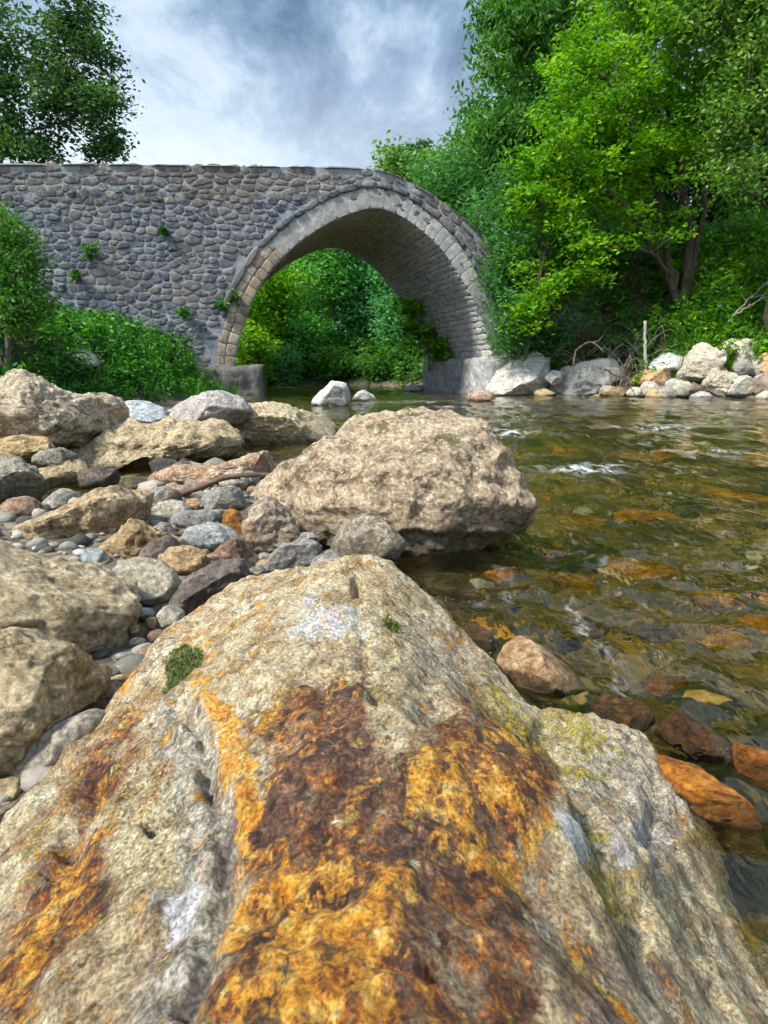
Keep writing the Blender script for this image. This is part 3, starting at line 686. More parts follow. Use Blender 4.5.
rk('rock', 'dark purplish angular rock behind the left shoulder of the rust-stained slab', 'rock', [(162, 604), (180, 583), (219, 560), (240, 561), (248, 584), (222, 603), (190, 620)], .07, 'dark', (1.4, 1.33, 1.32), D=.7, group=GL, amp=.13)
rk('rock', 'red-speckled broken rock above the dark purplish one', 'rock', [(209, 556), (222, 546), (236, 540), (256, 544), (264, 562), (252, 577), (225, 570)], .07, 'pink', (1.0, .92, .88), D=.8, group=GL, amp=.16)
rk('rock', 'small grey stone wedged beside the rust-stained slab and the red-speckled rock', 'rock', [(246, 574), (252, 567), (262, 566), (268, 574), (260, 584), (248, 584)], .09, 'grey', (1., 1., .9), D=.8, group=GL)
rk('rock', 'little bluish stone on top of the pink-flecked slab', 'rock', [(80, 554), (90, 548), (104, 549), (108, 558), (96, 565), (82, 562)], .12, 'round', (.8, 1., 1.15), D=.9, group=GL)
rk('cobble', 'small pale round cobble under the dark purplish rock', 'rock', [(157, 615), (163, 607), (173, 604), (184, 611), (185, 621), (176, 629), (163, 628)], .07, 'round', (1.15, 1.15, 1.12), D=.95, amp=.03, group=GL, facets=0)
rk('cobble', 'long smooth grey cobble in the left foreground, lying against the rust-stained slab', 'rock', [(18, 768), (20, 752), (34, 738), (55, 724), (86, 709), (103, 713), (82, 752), (45, 782), (24, 782)], .05, 'round', (.78, .75, .72), D=.8, amp=.05, group=GL, facets=1)
rk('rock', 'mauve stone squeezed between the long grey cobble and the tan rock', 'rock', [(60, 717), (76, 698), (96, 684), (118, 680), (124, 692), (100, 714), (80, 724)], .06, 'pink', (.8, .78, .8), D=.7, group=GL)
rk('rock', 'beige stone at the left edge under the long grey cobble', 'rock', [(-10, 786), (10, 779), (27, 784), (30, 796), (10, 812), (-10, 814)], .05, 'tan', (1., 1., .88), D=.8, group=GL)
rk('rock', 'dark little stone at the left edge beside the rust-stained slab', 'rock', [(-12, 808), (4, 806), (16, 800), (12, 822), (0, 836), (-12, 838)], .05, 'dark', (1.3, 1.2, 1.), D=.8, group=GL)
# --- pebbles in the gap between the two slabs
GP = 'pebbles in the gap beside the rust-stained slab'
for (px, py, a, b, mt, tn, lb) in [
    (146, 614, 9, 7, 'round', (.9, .95, 1.), 'bluish pebble left of the small pale round cobble'), (139, 610, 6, 5, 'pink', (1, 1, 1), 'pinkish pebble at the top of the pebble gap'),
    (152, 623, 8, 7, 'tan', WM, 'tan pebble in front of the bluish pebble'), (135, 629, 5, 5, 'tan', (1.2, 1.15, .9), 'small yellow round pebble against the pink-flecked slab'),
    (190, 611, 7, 5, 'round', (.9, 1, 1.15), 'light blue pebble right of the small pale round cobble'), (157, 636, 9, 8, 'dark', (2, 1.6, 1.4), 'speckled brown pebble below the small pale round cobble'),
    (138, 642, 9, 5, 'dark', (1, 1.1, 1.2), 'black flat pebble in the middle of the gap'), (147, 653, 10, 10, 'pink', (.8, .72, .65), 'brown upright pebble touching the rust-stained slab'),
    (126, 657, 12, 5, 'round', (.8, .85, .85), 'grey flat pebble left of the brown upright one'), (124, 668, 10, 5, 'round', (.9, 1., 1.), 'pale green-grey pebble, lower end of the gap'),
    (112, 672, 7, 6, 'round', (.62, .66, .76), 'dark blue pebble, lower end of the gap'), (122, 678, 12, 4, 'tan', (1.1, 1.1, 1), 'flat cream sliver, lowest pebble of the gap'),
    (148, 603, 8, 4, 'dark', (1, .9, .9), 'dark chip beneath the large smooth round cobble'), (168, 634, 6, 6, 'dark', (1.4, 1.2, 1), 'dark pebble on the edge of the rust-stained slab')]:
    th = np.linspace(0, 2 * math.pi, 9)[:-1] + px; jr = np.random.RandomState(px).uniform(.85, 1.1, 8)
    rk('pebble', lb, 'pebble', np.stack([px + a * np.cos(th) * jr, py + b * np.sin(th) * jr], 1), .065, mt, tn, D=.9, amp=.06, group=GP, facets=2, sub=4)
# --- right side, foreground
rk('rock', 'tan angular rock wedged between the rust-stained slab and the stream', 'rock', [(494, 660), (506, 645), (519, 634), (542, 642), (573, 659), (586, 678), (580, 703), (546, 714), (519, 698)], .0, 'pink', (.95, .78, .56), D=.8, amp=.07, group=GW, facets=16, fr=.8, pit=.7)
rk('rock', 'dark wet stone behind the tan angular rock', 'rock', [(462, 632), (470, 623), (486, 628), (500, 645), (494, 662), (476, 656)], .0, 'wet', (1, .9, .75), D=.8, group=GW)
rk('rock', 'black wet stone streaked by running water, below the tan angular rock', 'rock', [(585, 702), (612, 695), (640, 703), (652, 720), (630, 734), (600, 722)], .03, 'wet', (.7, .62, .5), D=.8, group=GW)
rk('rock', 'dark brown wet rock above the glossy orange one', 'rock', [(652, 735), (668, 724), (685, 716), (708, 725), (732, 744), (722, 762), (690, 758)], .03, 'wet', (1.1, .8, .55), D=.8, amp=.15, group=GW)
rk('rock', 'glossy orange wet rock at the right edge of the rust-stained slab', 'rock', [(644, 753), (660, 750), (677, 751), (704, 768), (742, 802), (748, 830), (726, 838), (690, 812), (658, 780)], .01, 'orange', (1.1, 1.0, .9), D=.7, amp=.09, group=GW, facets=16, fr=.9)
rk('rock', 'orange wet rock cut by the right edge of the picture', 'rock', [(724, 746), (740, 742), (764, 752), (790, 756), (790, 786), (758, 786), (738, 772)], .02, 'orange', (1.2, 1.1, .95), D=.8, group=GW, facets=14)
rk('rock', 'small tan stone in the bottom right corner under the slab', 'rock', [(748, 930), (758, 922), (775, 926), (785, 944), (766, 956), (752, 946)], .0, 'tan', WM, D=.8, group=GW)
GS = 'stones under the water'
for (pts, mt, tn, lb) in [
    ([(600, 752), (618, 744), (640, 750), (646, 764), (622, 770)], 'orange', (1.15, 1.30, 1.15), 'amber stone under water against the right flank of the slab'),
    ([(690, 606), (712, 598), (736, 604), (738, 616), (706, 620)], 'orange', (1.08, 1.37, 1.15), 'golden stone under water upstream of the vivid orange one'),
    ([(560, 520), (585, 512), (606, 518), (600, 530), (570, 532)], 'orange', (0.72, 1.01, 0.72), 'dull gold stone under water in mid stream'),
    ([(640, 455), (680, 450), (720, 454), (700, 464), (650, 464)], 'orange', (0.86, 1.08, 0.72), 'long gold stone under water far out near the right edge'),
    ([(480, 583), (487, 574), (502, 572), (514, 577), (512, 590), (496, 595)], 'orange', (1.50, 1.50, 1.50), 'bright orange stone just under the water right of the great boulder'),
    ([(470, 592), (480, 588), (493, 594), (494, 604), (478, 602)], 'white', (.9, .88, .9), 'pale pinkish stone under water beside the bright orange one'),
    ([(410, 580), (425, 570), (450, 571), (466, 580), (460, 596), (425, 598)], 'dark', (1.1, .95, .5), 'olive oval stone under water at the tip of the rust-stained slab'),
    ([(445, 556), (470, 545), (498, 543), (510, 550), (490, 564), (455, 568)], 'dark', (.9, .8, .5), 'dark flat stone under water at the foot of the great boulder'),
    ([(610, 520), (630, 509), (665, 511), (680, 520), (650, 530), (622, 530)], 'orange', (1.19, 1.44, 1.08), 'wide orange stone under water far out in the stream'),
    ([(535, 578), (560, 563), (590, 570), (600, 590), (570, 602), (540, 594)], 'orange', (0.81, 0.98, 0.65), 'rusty brown stone under the ripples in mid stream'),
    ([(600, 575), (630, 565), (668, 570), (672, 584), (630, 590)], 'orange', (0.97, 1.15, 0.76), 'long amber stone under water right of the rusty brown one'),
    ([(742, 625), (755, 614), (780, 616), (790, 635), (760, 646), (744, 640)], 'orange', (1.50, 1.50, 1.30), 'vivid orange stone under water at the right edge'),
    ([(690, 645), (715, 632), (742, 636), (748, 650), (720, 660), (698, 656)], 'orange', (1.19, 1.50, 1.19), 'yellow mottled stone under water beside the vivid orange one'),
    ([(700, 500), (725, 492), (770, 494), (775, 504), (730, 508)], 'orange', (1.19, 1.50, 1.08), 'amber stone under water at the right edge, upstream'),
    ([(505, 600), (525, 592), (545, 600), (548, 616), (520, 622)], 'dark', (1., 1., .5), 'mossy olive stone under water left of the white ripple'),
    ([(610, 640), (640, 628), (670, 636), (668, 652), (630, 656)], 'dark', (1.2, .9, .5), 'brown stone under the white ripple'),
    ([(700, 860), (730, 850), (760, 862), (758, 886), (720, 890)], 'dark', (1.3, 1.2, .6), 'olive brown stone under water beside the lower right flank of the slab'),
    ([(640, 690), (660, 682), (690, 688), (688, 704), (655, 706)], 'orange', (0.76, 0.81, 0.65), 'rust-coloured stone under water below the white ripple'),
    ([(560, 640), (580, 628), (606, 636), (604, 652), (572, 656)], 'orange', (0.54, 0.69, 0.43), 'dim brown stone under water right of the tan angular rock')]:
    rk('river_stone', lb, 'stone', pts, -.05, mt, tn, D=.8, amp=.10, group=GS, top=-.02)
# --- stones in the far water and along the right bank
rk('rock', 'white rock standing in the river in front of the arch', 'rock', [(309, 405), (314, 397), (322, 389), (332, 382), (345, 384), (352, 397), (346, 407), (326, 410)], -.02, 'white', (1.0, 1.03, 1.05), D=1., amp=.10, facets=7)
rk('rock', 'low pale rock in the river just right of the white one', 'rock', [(351, 401), (356, 394), (363, 390), (374, 396), (377, 402), (364, 406)], -.02, 'white', (.75, .8, .84), D=1.)
for (pts, zb, mt, tn, lb) in [
    ([(488, 388), (494, 378), (505, 369), (518, 361), (533, 355), (546, 361), (555, 378), (548, 390), (528, 396), (500, 398)], .0, 'white', (.95, .96, .98), 'biggest white boulder on the far bank, nearest the bridge'),
    ([(548, 390), (556, 382), (566, 372), (588, 362), (612, 360), (632, 367), (622, 378), (604, 384), (592, 397), (556, 399)], .0, 'white', (.80, .81, .82), 'long grey-white boulder in front of the dead brush'),
    ([(626, 380), (636, 374), (650, 369), (668, 368), (681, 379), (674, 392), (650, 394), (634, 390)], .15, 'white', (.88, .62, .36), 'orange-tan flat boulder between the stake and the big pale block'),
    ([(644, 368), (653, 360), (666, 353), (681, 357), (679, 370), (656, 374)], .45, 'white', (.82, .86, .94), 'bluish white rock behind the orange-tan boulder'),
    ([(676, 372), (681, 360), (690, 348), (701, 345), (723, 356), (718, 376), (701, 386), (684, 384)], .2, 'white', (.88, .82, .72), 'big pale tan block in the middle of the far rock pile'),
    ([(700, 352), (708, 344), (718, 339), (749, 341), (763, 344), (759, 356), (743, 372), (720, 372)], .5, 'white', (.92, .86, .78), 'large flat-topped cream boulder on top of the far rock pile'),
    ([(698, 386), (704, 377), (714, 371), (737, 375), (743, 386), (725, 394), (706, 394)], .0, 'white', (.85, .80, .68), 'low cream rock at the waterline under the pale tan block'),
    ([(743, 372), (752, 360), (764, 354), (785, 352), (790, 366), (768, 374), (750, 380)], .4, 'tan', (1.25, 1.12, .95), 'tan rock at the right edge of the far rock pile'),
    ([(748, 388), (754, 380), (768, 372), (790, 372), (790, 394), (756, 396)], .0, 'dark', (2.2, 2., 1.9), 'grey-brown rock at the waterline by the right edge'),
    ([(640, 396), (648, 390), (664, 389), (679, 395), (674, 403), (648, 403)], .0, 'pink', (.95, .9, .88), 'low reddish rock at the waterline under the orange-tan boulder'),
    ([(626, 393), (631, 387), (640, 388), (643, 396), (632, 399)], .0, 'white', (.85, .8, .7), 'small cream stone at the waterline right of the long boulder'),
    ([(466, 396), (476, 392), (492, 393), (498, 398), (486, 402), (468, 402)], .0, 'pink', (1.1, 1., .95), 'flat reddish stone in the water before the biggest white boulder'),
    ([(526, 397), (536, 391), (548, 389), (556, 394), (550, 400), (530, 401)], .0, 'tan', (1.1, 1.05, .9), 'low tan stone between the two white boulders'),
    ([(457, 389), (464, 384), (474, 383), (480, 388), (474, 392), (460, 393)], .0, 'white', (.75, .72, .65), 'small stone at the foot of the right abutment'),
    ([(546, 378), (552, 369), (560, 372), (562, 382), (552, 386)], .1, 'white', (.95, .96, .98), 'small white rock leaning on the biggest white boulder'),
    ([(733, 366), (740, 360), (750, 361), (752, 372), (740, 376)], .3, 'round', (.8, .85, .95), 'little blue-grey stone in the gap under the cream boulder'),
    ([(684, 390), (692, 383), (700, 386), (702, 396), (690, 398)], .0, 'dark', (1.2, 1.1, 1), 'dark stone under the orange-tan boulder'),
    ([(600, 392), (608, 386), (622, 388), (624, 397), (606, 400)], .0, 'tan', (.9, .85, .75), 'brownish stone at the right end of the long grey-white boulder'),
    ([(440, 389), (446, 385), (454, 386), (456, 391), (444, 393)], .0, 'white', (.8, .78, .7), 'tiny pale stone by the left corner of the right abutment'),
    ([(402, 388), (412, 385), (424, 386), (426, 391), (406, 392)], .0, 'white', (.8, .76, .68), 'low pale stone at the waterline under the arch')]:
    rk('rock', lb, 'rock', pts, zb, mt, tn, D=.9, amp=.13, group=GR, Y=None if pts[0][0] < 480 else (15.1 - (pts[0][0] - 490) / 280 * 1.7 + zb * 1.2), facets=8)
rk('rock', 'white rock showing through the nettles on the left bank', 'rock', [(56, 362), (64, 354), (78, 350), (94, 354), (98, 364), (80, 370), (62, 370)], .5, 'white', (.78, .8, .8), D=.8, Y=9.7, group=GL)

# gravel: a mass of small stones
rs = np.random.RandomState(77); parts = []; Vs, Fs = ico(2)
def scatter_small(n, poly, r0, r1, parts, sink=.3, cap=9.):
    poly = np.array(poly, float); k = 0
    while k < n:
        x, y = rs.uniform(*np.array([poly[:, 0].min(), poly[:, 0].max()])), rs.uniform(poly[:, 1].min(), poly[:, 1].max())
        if polydist(np.array([x]), np.array([y]), poly)[0] > 0: continue
        r = r0 * (r1 / r0)**(rs.rand()**2); s = np.array([1, rs.uniform(.65, 1), rs.uniform(.4, .75)]) * r
        a = rs.uniform(0, 6.28); v = Vs * (1 + .25 * perlin(Vs * 1.1 + rs.uniform(0, 50))[:, None]) * s
        v = np.stack([v[:, 0] * math.cos(a) - v[:, 1] * math.sin(a), v[:, 0] * math.sin(a) + v[:, 1] * math.cos(a), v[:, 2]], 1)
        zc = gz(x, y) + s[2] * (1 - 2 * sink) * .7; parts.append((v + (x, y, min(zc, cap - s[2] * 1.15)), [Fs])); k += 1
scatter_small(2200, [(-1.6, .4), (.15, .5), (.15, 1.9), (-.2, 2.6), (-1.2, 2.9), (-2.6, 2.6)], .008, .035, parts)
scatter_small(500, [(-4.5, 2.6), (-.6, 2.6), (-.4, 5), (-1.5, 8), (-4.5, 8)], .02, .09, parts)
t = NT('gravel_stone'); rnd = t.n('NewGeometry').outputs['Random Per Island']
c = t.ramp(rnd, [(0, (.06, .055, .05)), (.3, (.20, .185, .15)), (.55, (.27, .26, .24)), (.75, (.34, .27, .17)), (1, (.42, .41, .38))])
P = t.n('NewGeometry').outputs['Position']; n = t.noise(P, 70, 6, .7); c = t.mix(.6, c, t.ramp(n, [(.3, .4), (.7, 1.4)]), 'MULTIPLY')
M['gravel'] = t.done(t.pbsdf(c, .8, t.bump(n, .6, .01), .3))
V, Fc = merge(parts); gv = obj('gravel', V, Fc, M['gravel'], loc=(0, 0, 0)); tag(gv, 'loose gravel filling the gaps between the bank rocks', 'gravel', kind='stuff')
parts = []
scatter_small(1500, [(.1, .4), (2.2, .5), (4.5, 3.2), (4.5, 6.5), (-.3, 6.5), (.35, 2.2)], .02, .10, parts, .5, -.05)
t = NT('bed_stone'); rnd = t.n('NewGeometry').outputs['Random Per Island']
c = t.ramp(rnd, [(0, (.012, .013, .005)), (.4, (.045, .042, .013)), (.62, (.12, .09, .022)), (.74, (.42, .19, .02)), (.9, (.60, .33, .05)), (1, (.30, .28, .2))])
P = t.n('NewGeometry').outputs['Position']; n = t.noise(P, 30, 6, .7); c = t.mix(.7, c, t.ramp(n, [(.3, .35), (.7, 1.4)]), 'MULTIPLY')
M['bedstone'] = t.done(t.pbsdf(c, .7, t.bump(n, .5, .01), .3))
V, Fc = merge(parts); gv = obj('river_bed_stones', V, Fc, M['bedstone'], loc=(0, 0, 0)); tag(gv, 'olive and amber stones covering the river bed', 'river bed', kind='stuff')

# ------------------------------------------------------------------ the rust-stained slab in front
CP = [(0, 835, .12), (60, 770, .11), (120, 690, .11), (165, 630, .13), (250, 580, .18), (330, 558, .235), (390, 556, .24), (415, 580, .20), (450, 612, .15), (490, 652, .10), (540, 712, .05), (610, 727, .04), (650, 750, .03), (700, 830, .01), (745, 920, -.01), (775, 960, -.02),
      (350, 620, .27), (300, 640, .262), (240, 690, .25), (380, 700, .275), (450, 690, .235), (490, 720, .185), (350, 800, .283), (250, 800, .275), (450, 800, .282), (530, 760, .212), (560, 850, .242), (620, 830, .16), (680, 900, .11), (400, 900, .298), (300, 1000, .315), (500, 1000, .30), (160, 790, .212), (110, 900, .228), (50, 950, .205), (0, 1020, .215), (150, 1000, .255), (650, 1000, .19), (770, 1022, .04)]
CPw = np.array([at_z(*p) for p in CP])
outl = np.array([p[:2] for p in CPw[:16]])
outl[:, :] += 0
foot = np.concatenate([outl, [[.55, .20], [.50, -.2], [.2, -.42], [-.3, -.40], [-.62, -.1]]])
ctl = np.concatenate([CPw, [[.2, -.1, .30], [-.2, -.1, .28], [.2, -.4, .2], [-.3, -.4, .18], [.5, -.1, .0], [-.6, 0, .12]]])
def tps(ctl, X, Y, lam=1e-4):
    P2 = ctl[:, :2]; r2 = ((P2[:, None] - P2[None])**2).sum(-1); K = .5 * r2 * np.log(r2 + 1e-9)
    n = len(P2); A = np.zeros((n + 3, n + 3)); A[:n, :n] = K + lam * np.eye(n); A[:n, n] = 1; A[:n, n + 1:] = P2; A[n:, :n] = A[:n, n:].T
    wts = np.linalg.solve(A, np.r_[ctl[:, 2], 0, 0, 0])
    out = np.zeros(X.shape)
    for i in range(n):
        r2 = (X - P2[i, 0])**2 + (Y - P2[i, 1])**2; out += wts[i] * .5 * r2 * np.log(r2 + 1e-9)
    return out + wts[n] + wts[n + 1] * X + wts[n + 2] * Y
xs = np.arange(-.95, .80, .0032); ys = np.concatenate([np.arange(-.6, .1, .012), np.arange(.1, 1.45, .0032)])
X, Y = np.meshgrid(xs, ys); Xf, Yf = X.ravel(), Y.ravel()
Z = tps(ctl, Xf, Yf)
sdw = polydist(Xf, Yf, foot) + .018 * fbm2(Xf, Yf, 9, 3, 40)
Z = Z - 2.6 * np.maximum(sdw, 0) - 1.1 * np.clip(sdw + .03, 0, .08)**2 / .08
Z0 = Z.copy()
PX, PY = topix(np.stack([Xf, Yf, Z], 1)); bad = (Yf < .12); PX = np.where(bad, 9999., PX); PY = np.where(bad, 9999., PY)
def area(poly, soft, wob=14., f=.02, seed=0):
    ox = fbm2(PX, PY, f, 3, 60 + seed) * wob
    return 1 - sstep(-soft, soft, polydist(PX, PY, poly) + ox)
def stroke(line, wdt, soft, wob=8., f=.03, seed=0):
    return 1 - sstep(wdt - soft, wdt + soft, linedist(PX + fbm2(PX, PY, f, 3, 70 + seed) * wob, PY + fbm2(PX, PY, f, 3, 80 + seed) * wob, line))
# relief
Z = Z + .012 * fbm2(Xf, Yf, 4.5, 3, 41) + .0045 * fbm2(Xf, Yf, 11, 4, 42, ridged=True) + .0035 * fbm2(Xf, Yf, 38, 3, 43) 
dirx = Xf * .96 + Yf * .25
Z = Z + .0038 * fbm2(Xf, Yf, 24, 3, 46, ridged=True) + .0030 * fbm2(Xf, Yf, 75, 2, 47) + .0045 * fbm2(Xf, Yf, 18, 4, 48) * area([(540, 715), (610, 727), (700, 830), (770, 960), (700, 1060), (560, 1060), (540, 900)], 30)
Z = Z + .0025 * fbm(np.stack([dirx * 16, Yf * 3.2, 0 * Xf + 5], 1), 3, ridged=True) * sstep(.9, .5, Yf)
Z = Z - .015 * stroke([(205, 770), (228, 820), (226, 900), (212, 960), (190, 1030)], 11, 10, 6) - .013 * stroke([(180, 720), (205, 745), (212, 775)], 9, 9)
Z = Z - .010 * np.maximum.reduce([stroke([(x_, y_), (x_ + 1, y_ + 5)], 5, 5, 3) for x_, y_ in ((360, 634), (365, 650), (364, 668), (370, 690), (358, 612), (376, 706))]) - .030 * stroke([(356, 586), (357, 592)], 4, 3.5, 0) - .012 * stroke([(425, 690), (432, 720)], 14, 12)
Z = Z - .030 * stroke([(152, 832), (165, 826), (180, 812)], 6, 5, 3) - .018 * stroke([(60, 880), (75, 850), (100, 800)], 10, 9)
Z = Z - .016 * stroke([(655, 792), (640, 860), (665, 915), (700, 960)], 7, 7, 9) - .016 * stroke([(545, 740), (575, 800), (600, 880), (640, 960)], 10, 10, 12)
Z = Z + .018 * area([(540, 715), (600, 728), (660, 760), (690, 830), (640, 810), (590, 760)], 16) + .012 * area([(590, 830), (650, 820), (690, 880), (640, 900)], 18)
for px, py, r in ((285, 912, 7), (430, 990, 8), (322, 700, 6), (262, 806, 10), (390, 735, 6), (462, 755, 5), (168, 748, 10)):
    Z = Z - .012 * np.exp(-((PX - px)**2 + (PY - py)**2) / r**2)
rust = np.maximum.reduce([
    area([(335, 690), (360, 695), (372, 735), (375, 790), (410, 800), (440, 735), (468, 708), (510, 725), (548, 765), (545, 830), (515, 880), (535, 960), (520, 1060), (215, 1060), (232, 950), (240, 860), (262, 800), (250, 740), (275, 700)], 22, 22),
    area([(60, 815), (95, 765), (128, 725), (140, 742), (112, 798), (82, 832)], 19, 14, seed=1) * 1.15,
    area([(-10, 1020), (15, 930), (55, 865), (95, 850), (108, 900), (60, 970), (20, 1040)], 22, 16, seed=2)])
bright = np.maximum.reduce([
    stroke([(200, 700), (225, 735), (243, 790), (248, 840), (240, 900), (228, 960)], 13, 10, 10, seed=3),
    area([(235, 950), (262, 880), (340, 870), (400, 900), (420, 980), (380, 1040), (240, 1050)], 49, 46, .03, 4) * .72,
    area([(440, 770), (500, 790), (540, 850), (500, 900), (450, 880), (420, 830)], 41, 34, .03, 5) * .75,
    area([(485, 712), (520, 740), (545, 780), (520, 790), (480, 750)], 22, 18, .03, 6) * .7,
    stroke([(20, 1000), (45, 940), (75, 880)], 11, 10, 12, seed=7) * .7, stroke([(192, 660), (240, 625), (262, 610)], 9, 9, 12, seed=8) * .55,
    stroke([(128, 700), (135, 692)], 7, 7, 6) * .9, stroke([(185, 660), (200, 645), (215, 640)], 5, 5) * .5])
dark = np.maximum.reduce([
    area([(318, 690), (360, 692), (376, 740), (372, 790), (330, 800), (300, 770), (330, 740)], 22, 20, .03, 9),
    area([(380, 800), (440, 770), (455, 860), (440, 960), (400, 1000), (380, 900)], 34, 40, .03, 10),
    area([(470, 712), (505, 722), (530, 765), (500, 770), (460, 740)], 15, 16, .03, 11), area([(250, 770), (330, 780), (340, 850), (270, 860)], 38, 34, .03, 12)])
moss = np.maximum(area([(166, 706), (166, 680), (182, 660), (200, 654), (205, 664), (190, 682), (178, 700)], 3, 7, .08), .8 * stroke([(384, 628), (392, 636)], 5, 5, 6))
yel = np.maximum.reduce([stroke([(500, 712), (535, 735), (570, 745), (590, 765)], 24, 12, 12, seed=13), stroke([(575, 850), (605, 890), (620, 930)], 22, 12, 14, seed=14) * .8, stroke([(70, 800), (40, 850), (15, 900)], 8, 8, 10) * .3])
cream = np.maximum.reduce([area([(120, 790), (165, 770), (195, 800), (200, 860), (150, 920), (90, 900), (100, 850)], 38, 26, seed=15), area([(330, 600), (400, 600), (410, 700), (380, 760), (350, 690), (320, 640)], 47, 26, seed=16) * .8, area([(600, 880), (690, 900), (740, 1000), (640, 1000)], 47, 26, seed=17) * .6])
white = np.maximum.reduce([stroke([(188, 905), (178, 925)], 12, 8, 9, seed=18), stroke([(562, 845), (578, 868)], 11, 8, 9, seed=19), stroke([(300, 625), (355, 640)], 24, 12, 12, seed=20) * .55, stroke([(640, 850), (625, 870)], 22, 12, 10) * .5])
greyf = np.maximum.reduce([stroke([(195, 745), (210, 800), (215, 880), (190, 960), (170, 1030)], 41, 18, 14, seed=21), area([(560, 740), (640, 750), (700, 830), (700, 880), (620, 850), (580, 800)], 41, 26, seed=22), area([(400, 590), (470, 650), (480, 700), (420, 720), (400, 660)], 45, 20, seed=23) * .7])
purp = np.maximum.reduce([stroke([(228, 830), (232, 900), (215, 970), (180, 1030)], 9, 9, 9, seed=24), area([(60, 960), (120, 820), (150, 780), (130, 860), (100, 980)], 26, 18, seed=25) * .5, area([(560, 940), (640, 960), (700, 1040), (540, 1040)], 45, 26, seed=26) * .7, area([(500, 850), (560, 870), (570, 1000), (530, 1000)], 26, 20, seed=27) * .6])
V = np.stack([Xf, Yf, np.maximum(Z, -.25)], 1); nx, ny = len(xs), len(ys)
i = (np.arange(ny - 1)[:, None] * nx + np.arange(nx - 1)[None]).ravel()
q = np.stack([i, i + 1, i + nx + 1, i + nx], 1)
keep = (Z[q] > -.24).any(1); q = q[keep]
used = np.unique(q); rem = -np.ones(len(V), int); rem[used] = np.arange(len(used))
t = NT('rust_stained_rock')
o = t.n('TexCoord').outputs['Object']; A = t.attr
st = t.n('Mapping', {'Vector': o, 'Rotation': (0, 0, -.18), 'Scale': (1.0, .6, .7)}).outputs[0]
n1 = t.noise(o, 16., 10, .74, .08); n2 = t.noise(st, 52., 10, .77, .12); n3 = t.noise(o, 330., 6, .75); n4 = t.noise(st, 120., 9, .77, .1); n5 = t.noise(o, 75., 9, .77, .05); n0 = t.noise(st, 24., 10, .76, .12)
col = t.ramp(n1, [(.35, (.24, .155, .085)), (.44, (.42, .32, .17)), (.52, (.55, .46, .27)), (.63, (.66, .60, .44))])
col = t.mix(t.math('MULTIPLY', t.ramp(n5, [(.50, 0.), (.62, 1.)]), .7), col, (.40, .375, .33))
col = t.mix(t.math('MULTIPLY', t.ramp(t.noise(o, 13., 7, .7, .6), [(.57, 0.), (.66, 1.)]), .55), col, (.30, .13, .05))
col = t.mix(t.math('MULTIPLY', t.ramp(t.math('ADD', t.math('MULTIPLY', n0, .5), t.math('MULTIPLY', n5, .5)), [(.51, 0.), (.57, 1.)]), .62), col, t.ramp(n4, [(.4, (.11, .055, .035)), (.6, (.32, .19, .11))]))
def edge(a, n, k=.55, w=.18):
    nn = t.math('ADD', t.math('MULTIPLY', n, .5), t.math('MULTIPLY', n0, .5))
    s = t.math('ADD', a, t.math('MULTIPLY', t.math('SUBTRACT', nn, .5), k * 11))
    s = t.math('MULTIPLY_ADD', s, .86, .03); return t.ramp(s, [(.5 - w, 0.), (.5 + w, 1.)])
col = t.mix(t.math('MULTIPLY', edge(A('cream'), n5), .85), col, t.ramp(n3, [(.36, (.32, .26, .115)), (.52, (.52, .45, .25)), (.66, (.60, .55, .38))]))
col = t.mix(t.math('MULTIPLY', edge(A('greyf'), n2, .6), .85), col, t.ramp(n4, [(.38, (.15, .145, .12)), (.5, (.36, .34, .28)), (.62, (.56, .54, .47))]))
col = t.mix(t.math('MULTIPLY', edge(A('purp'), n4), .8), col, t.ramp(n2, [(.35, (.05, .035, .04)), (.65, (.19, .145, .14))]))
rc = t.ramp(t.math('ADD', t.math('MULTIPLY', n2, .5), t.math('MULTIPLY', n5, .5)), [(.40, (.022, .012, .010)), (.47, (.075, .028, .013)), (.515, (.27, .08, .014)), (.56, (.55, .22, .025)), (.61, (.72, .48, .19))])
col = t.mix(t.math('MULTIPLY', edge(t.math('ADD', A('rust'), .24), n5, .8, .30), .75), col, t.ramp(n4, [(.38, (.10, .045, .02)), (.52, (.30, .165, .075)), (.64, (.50, .36, .20))]))
col = t.mix(edge(t.math('SUBTRACT', A('rust'), .04), n4, .8, .26), col, rc)
col = t.mix(t.math('MULTIPLY', edge(A('dark'), n2, .8, .22), .85), col, t.ramp(n4, [(.38, (.03, .016, .014)), (.50, (.10, .05, .035)), (.62, (.30, .17, .11))]))
col = t.mix(t.math('MULTIPLY', edge(A('bright'), n2, .75, .15), .92), col, t.ramp(n5, [(.36, (.34, .11, .012)), (.48, (.64, .27, .02)), (.56, (.74, .44, .08)), (.66, (.72, .56, .27))]))
col = t.mix(t.math('MULTIPLY', edge(t.math('MULTIPLY', A('yel'), .52), n5, .7), .8), col, t.ramp(n4, [(.35, (.13, .12, .01)), (.6, (.44, .38, .03))]))
col = t.mix(t.math('MULTIPLY', edge(A('white'), n5, .5, .1), .85), col, (.60, .60, .61))
col = t.mix(edge(A('moss'), n3, .35, .2), col, t.ramp(n3, [(.35, (.03, .035, .006)), (.7, (.13, .14, .025))]))
col = t.mix(.85, col, t.ramp(n3, [(.38, .26), (.5, .95), (.62, 1.6)]), 'MULTIPLY')
col = t.mix(.8, col, t.ramp(n4, [(.36, .40), (.5, 1.), (.64, 1.35)]), 'MULTIPLY')
pits = t.n('TexVoronoi', {'Vector': t.vadd(o, t.vmul(t.noise(o, 30, 3, out='Color'), (.03, .03, .03))), 'Scale': 38.}, feature='F1')
